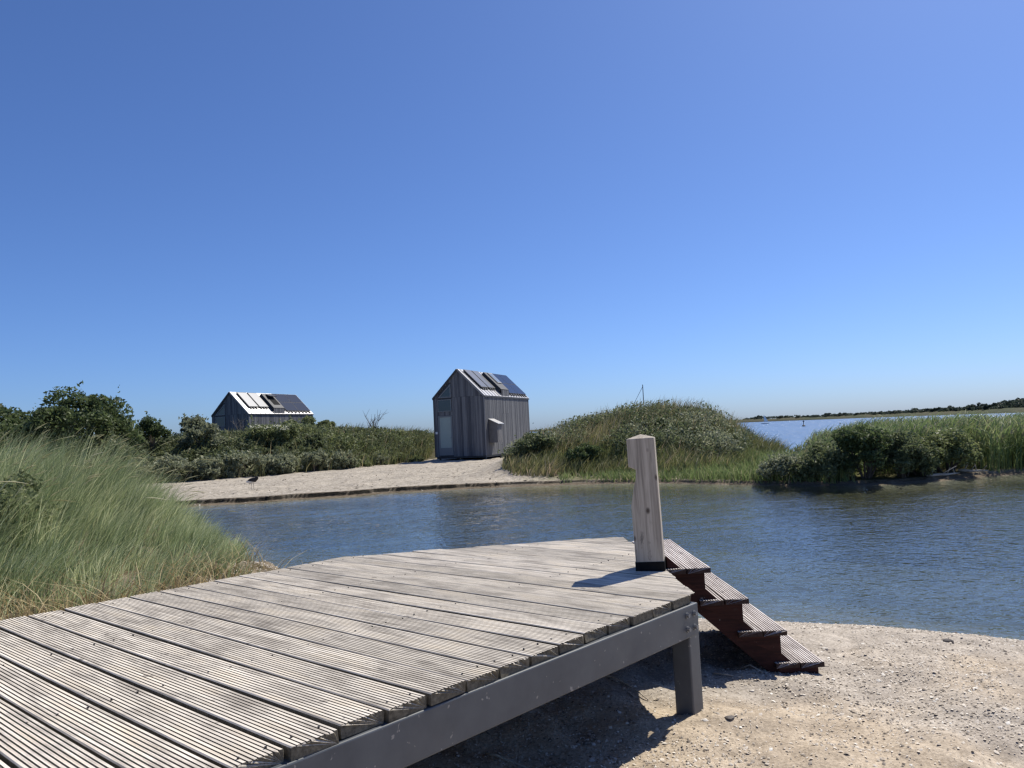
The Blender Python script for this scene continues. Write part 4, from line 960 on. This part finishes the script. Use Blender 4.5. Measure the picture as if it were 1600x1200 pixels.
# low thicket between the single trees of the far shore
cx = []
for q in range(420):
    azd = 16.5 + 16 * rg.random(); D_ = far_d(azd) + 18 + 20 * rg.random(); cx.append((D_ * math.sin(R(azd)), D_ * math.cos(R(azd)), 1.4 + 1.0 * rg.random() + .9 * (D_ > 600)))
P, k = clump_pts(9000, np.array(cx), np.full(len(cx), 1.1), rg); V, F = leaves(P, .6, rg=rg)
tag(quads('far_thicket', V, F, M['leaf_far'], None, np.repeat(rg.random(len(P)), 4)), 'low dark thicket along the far shore of the lake', 'thicket', None, 'stuff')
def sailboat(name, loc, rz, hull_l, mast_h, sail, label, mastmat, hullmat):
    r = empty(name, loc, rz); m = MB(); secs = []
    for q in range(7):
        t = q / 6; x = (t - .5) * hull_l; b = .17 * hull_l * (math.sin(math.pi * min(1, .18 + t * .82)))**.7 + .01; secs.append([(x, -b, .10 * hull_l), (x, -b * .55, -.03 * hull_l), (x, b * .55, -.03 * hull_l), (x, b, .10 * hull_l)])
    V = [p for s in secs for p in s]; F = [(i * 4 + j, i * 4 + (j + 1) % 4, (i + 1) * 4 + (j + 1) % 4, (i + 1) * 4 + j) for i in range(6) for j in range(4)] + [(0, 1, 2, 3), (27, 26, 25, 24)]
    m.add(V, F); m.build('hull', hullmat, r)
    m = MB(); m.tube([(.1 * hull_l, 0, 0), (.1 * hull_l, 0, mast_h)], [.05, .035], 6); m.build('mast', mastmat, r)
    m = MB(); m.tube([(.1 * hull_l, 0, .13 * hull_l + .2), (-.42 * hull_l, 0, .13 * hull_l + .2)], .03, 5); m.build('boom', mastmat, r)
    for sgn in (-1,):
        m = MB(); m.tube([(.1 * hull_l, 0, mast_h * .97), (-.48 * hull_l if sgn < 0 else .49 * hull_l, 0, .10 * hull_l)], .012 if sail else .018, 4); m.build('stay', mastmat, r)
    if sail:
        m = MB(); P = []
        for a in range(6):
            t = a / 5; z0 = .13 * hull_l + .3 + t * (mast_h - .13 * hull_l - .4); wd = .48 * hull_l * (1 - t)**.8
            P.append([(.1 * hull_l - .05, 0, z0), (.1 * hull_l - wd * .5 - .05, .10 * wd, z0), (.1 * hull_l - wd - .06, 0.02, z0)])
        V = [p for s in P for p in s]; F = [(a * 3 + b, a * 3 + b + 1, a * 3 + b + 4, a * 3 + b + 3) for a in range(5) for b in range(2)]
        V2 = [(p[0], p[1] + .02, p[2]) for p in V]; m.add(V, F); m.add(V2, F); m.build('sail', M['white'], r, smooth=True)
    return tag(r, label, 'sailboat')
D_ = 350.; a_ = R(18.05)
sailboat('sailboat', (D_ * math.sin(a_), D_ * math.cos(a_), 0), R(160), 3.4, 3.9, True, 'small sailboat with white sail far out on the lake', M['white'], M['white'])
sailboat('moored_sailboat', (11.75, 72, 0), R(20), 5.6, 5.75, False, 'moored sailboat whose bare mast rises behind the rounded dune', M['mast'], M['navy'])
D_ = 178.; a_ = R(20.6); by = empty('channel_buoy', (D_ * math.sin(a_), D_ * math.cos(a_), 0)); tag(by, 'dark channel buoy standing in the lake left of the reeds', 'buoy')
m = MB(); m.tube([(0, 0, -.3), (0, 0, .25), (0, 0, .35)], [.32, .32, .12], 10); m.build('float', M['mast'], by)
m = MB(); m.tube([(0, 0, .33), (0, 0, .95)], .07, 6); m.build('pole', M['mast'], by); m = MB(); m.tube([(0, 0, .95), (0, 0, 1.25)], [.17, .17], 8); m.build('topmark', M['mast'], by)

# ------------------------------------------------------------------ bird on the sand
bx, byy = -10.15, 29.7
bird = empty('wading_bird', (bx, byy, hf(bx, byy)), R(-8)); bird.scale = (1.3, 1.3, 1.5); tag(bird, 'black and white wading bird preening on the sand across the water', 'bird')
me = bpy.data.meshes.new('body'); vs_ = [(-.20, 0, .20), (-.10, 0, .225), (0, 0, .235), (.09, 0, .26), (.135, 0, .315), (.155, 0, .325), (.165, 0, .29), (.145, 0, .255), (.10, .035, .225)]
me.from_pydata(vs_, [(i, i + 1) for i in range(len(vs_) - 1)], []); ob = link('body', me, None, bird)
sk = ob.modifiers.new('skin', 'SKIN')
for sv, r in zip(me.skin_vertices[0].data, [.018, .055, .075, .062, .034, .034, .030, .013, .005]): sv.radius = (r * .9, r)
me.skin_vertices[0].data[2].use_root = True
ob.modifiers.new('sub', 'SUBSURF').levels = 2; ob.modifiers['sub'].render_levels = 2
def bird_mat():
    m, t, out = new_mat('bird_plumage'); tc = coords(t); sp = nd(t, 'ShaderNodeSeparateXYZ'); lk(t, tc.outputs['Object'], sp.inputs[0])
    s = nd(t, 'ShaderNodeMath', operation='MULTIPLY_ADD'); lk(t, sp.outputs[0], s.inputs[0]); s.inputs[1].default_value = .18; lk(t, sp.outputs[2], s.inputs[2])
    f = nd(t, 'ShaderNodeMath', operation='GREATER_THAN'); lk(t, s.outputs[0], f.inputs[0]); f.inputs[1].default_value = .212
    c = mixc(t, f.outputs[0], (.62, .60, .57), (.018, .016, .016)); principled(t, out, c, .8); return m
me.materials.append(bird_mat())
for s in (-.025, .025):
    m = MB(); m.tube([(.0 + s * .4, s, .18), (-.012 + s, s, .09), (.004 + s, s, .0)], [.010, .006, .006], 5)
    for q in (-.5, 0, .5): m.tube([(.004 + s, s, .004), (.045 + s, s + q * .04, .004)], [.005, .003], 4)
    m.build('leg', M['root'], bird)

# ------------------------------------------------------------------ shell grit, stones and roots on the beach
rg = np.random.default_rng(123)
N = 125000; px = rg.uniform(-2.6, 5.6, N); vv = rg.uniform(.12, 6.6, N)**1.0; py = y_near(px) - vv
keepm = rg.random(N) < (.25 + .75 * sstep(-.25, .3, fbm(px * .9 + 3, py * .9, 3) + .25 * sstep(1.2, 2.6, vv)))
px, py = px[keepm], py[keepm]; n = len(px)
C = np.stack([px, py, h_near(px, py) + .003], -1)
s = .0040 + .0090 * rg.random(n)**3.2
nb = np.array([0, 0, 2.2]); V, F = leaves(C, s * 1.7, nb, rg, 1.35)
V = V.reshape(-1, 4, 3); ctr = V.mean(1, keepdims=True); ap_ = ctr + np.array([0, 0, 1]) * (s * .55)[:, None, None]
V5 = np.concatenate([V, ap_], 1).reshape(-1, 3); b5 = np.arange(n)[:, None, None] * 5
F3 = (b5 + np.array([[0, 1, 4], [1, 2, 4], [2, 3, 4], [3, 0, 4]])[None]).reshape(-1, 3)
tag(quads('shell_grit', V5, F3, M['chips'], None, np.repeat(np.clip(rg.beta(1.3, 1.1, n), 0, 1), 5)), 'broken shells and grit strewn over the beach', 'shell grit', None, 'stuff')
def rock(name, x, y, r, seed, mat, label, group=None, flat=.55):
    bm = bmesh.new(); bmesh.ops.create_icosphere(bm, subdivisions=2, radius=1); q = np.random.default_rng(seed); a = q.random(6) * 6.28
    for v_ in bm.verts:
        k = 1 + .22 * math.sin(3 * v_.co.x + a[0]) * math.cos(2.5 * v_.co.y + a[1]) + .12 * math.sin(5 * v_.co.z + a[2])
        v_.co = Vector((v_.co.x * r * k * 1.25, v_.co.y * r * k, v_.co.z * r * k * flat))
    me = bpy.data.meshes.new(name); bm.to_mesh(me); bm.free(); o = link(name, me, mat)
    o.location = (x, y, float(hn(x, y)) + r * flat * .35); o.rotation_euler = (0, 0, a[3]); return tag(o, label, 'stone', group)
for i, (x, y, r, mt, lab) in enumerate([(3.05, 5.65, .030, 'stone', 'largest dark stone lying alone on the sand at the right'), (1.95, 5.95, .016, 'stone', 'small dark stone on the sand just right of the steps'),
                                       (2.15, 5.62, .017, 'chipstone', 'small pale shell on the sand right of the bottom step'), (2.62, 5.68, .014, 'stone', 'small dark pebble between the steps and the largest stone'),
                                       (3.0, 4.55, .015, 'stone', 'small dark pebble on the sand near the right edge'), (1.35, 4.72, .014, 'chipstone', 'pale shell on the sand in front of the bottom step'),
                                       (.62, 3.55, .016, 'chipstone', 'pale pebble in the shade under the deck edge'), (.30, 3.85, .014, 'chipstone', 'pale pebble deep in the shade under the deck'),
                                       (1.06, 4.14, .022, 'stone', 'brownish stone at the foot of the steel post'), (3.55, 6.45, .020, 'stone', 'dark flat pebble near the waterline at the right')]):
    if 'chipstone' not in M: M['chipstone'] = plain('pale_shell', (.55, .50, .43), .7, nscale=40)
    rock('stone', x, y, r, 500 + i, M[mt], lab)
def root_thing(pts, r, label):
    m = MB(); P = []
    for i, (x, y, dz) in enumerate(pts): P.append((x, y, float(hn(x, y)) + r + dz))
    base = Vector(P[0]); m.tube([Vector(p) - base for p in P], [r * (1 - .5 * i / (len(P) - 1)) for i in range(len(P))], 6)
    o = m.build('root', M['root'], None, smooth=True); o.location = base; return tag(o, label, 'root')
root_thing([(.52, 5.02, 0), (.56, 4.88, .012), (.62, 4.78, .004), (.66, 4.64, .01), (.70, 4.55, 0)], .0055, 'thin pale root lying in the shade left of the steel post')
root_thing([(1.20, 5.02, 0), (1.25, 4.95, .012), (1.30, 4.92, .002)], .005, 'short pale root in the shade right of the steel post')
root_thing([(1.40, 5.12, .0), (1.45, 5.08, .018), (1.50, 4.98, .002)], .006, 'curved pale root under the bottom of the steps')
root_thing([(-.22, 3.95, 0), (-.16, 3.88, .012), (-.06, 3.84, .008), (.02, 3.76, 0)], .006, 'long pale root in the darkness under the deck beam')
root_thing([(-.30, 3.62, 0), (-.22, 3.56, .014), (-.12, 3.45, .004)], .007, 'thick pale root at the bottom edge under the deck')
root_thing([(-.52, 3.72, 0), (-.44, 3.72, .010), (-.38, 3.66, .0)], .005, 'small pale root half under the deck beam near the bottom edge')
# driftwood on the right bank
def drift(name, x, y, L_, rz, label, seed):
    rgd = np.random.default_rng(seed); m = MB(); pts = [Vector(((t - .5) * L_, rgd.normal(0, .03), .03 + rgd.random() * .05)) for t in np.linspace(0, 1, 6)]
    m.tube(pts, [.035, .045, .04, .035, .025, .012], 6)
    for q in range(4): b0 = pts[1 + q]; m.tube([b0, b0 + Vector((rgd.normal(.05, .12), rgd.normal(-.05, .1), .12 + .12 * rgd.random()))], [.018, .006], 5)
    o = m.build(name, M['drift'], None, smooth=True); o.location = (x, y, hf(x, y)); o.rotation_euler = (0, 0, rz); return tag(o, label, 'driftwood')
drift('driftwood', 12.15, 22.05, 1.1, .2, 'pale driftwood branch at the waterline below the yellow-green bush', 4)
drift('driftwood', 13.4, 22.7, .8, -.3, 'second pale driftwood branch further right on the bank', 8)
print('tris', sum(sum(len(p.vertices) - 2 for p in m.polygons) if len(m.polygons) < 20000 else len(m.polygons) * 2 for m in bpy.data.meshes))
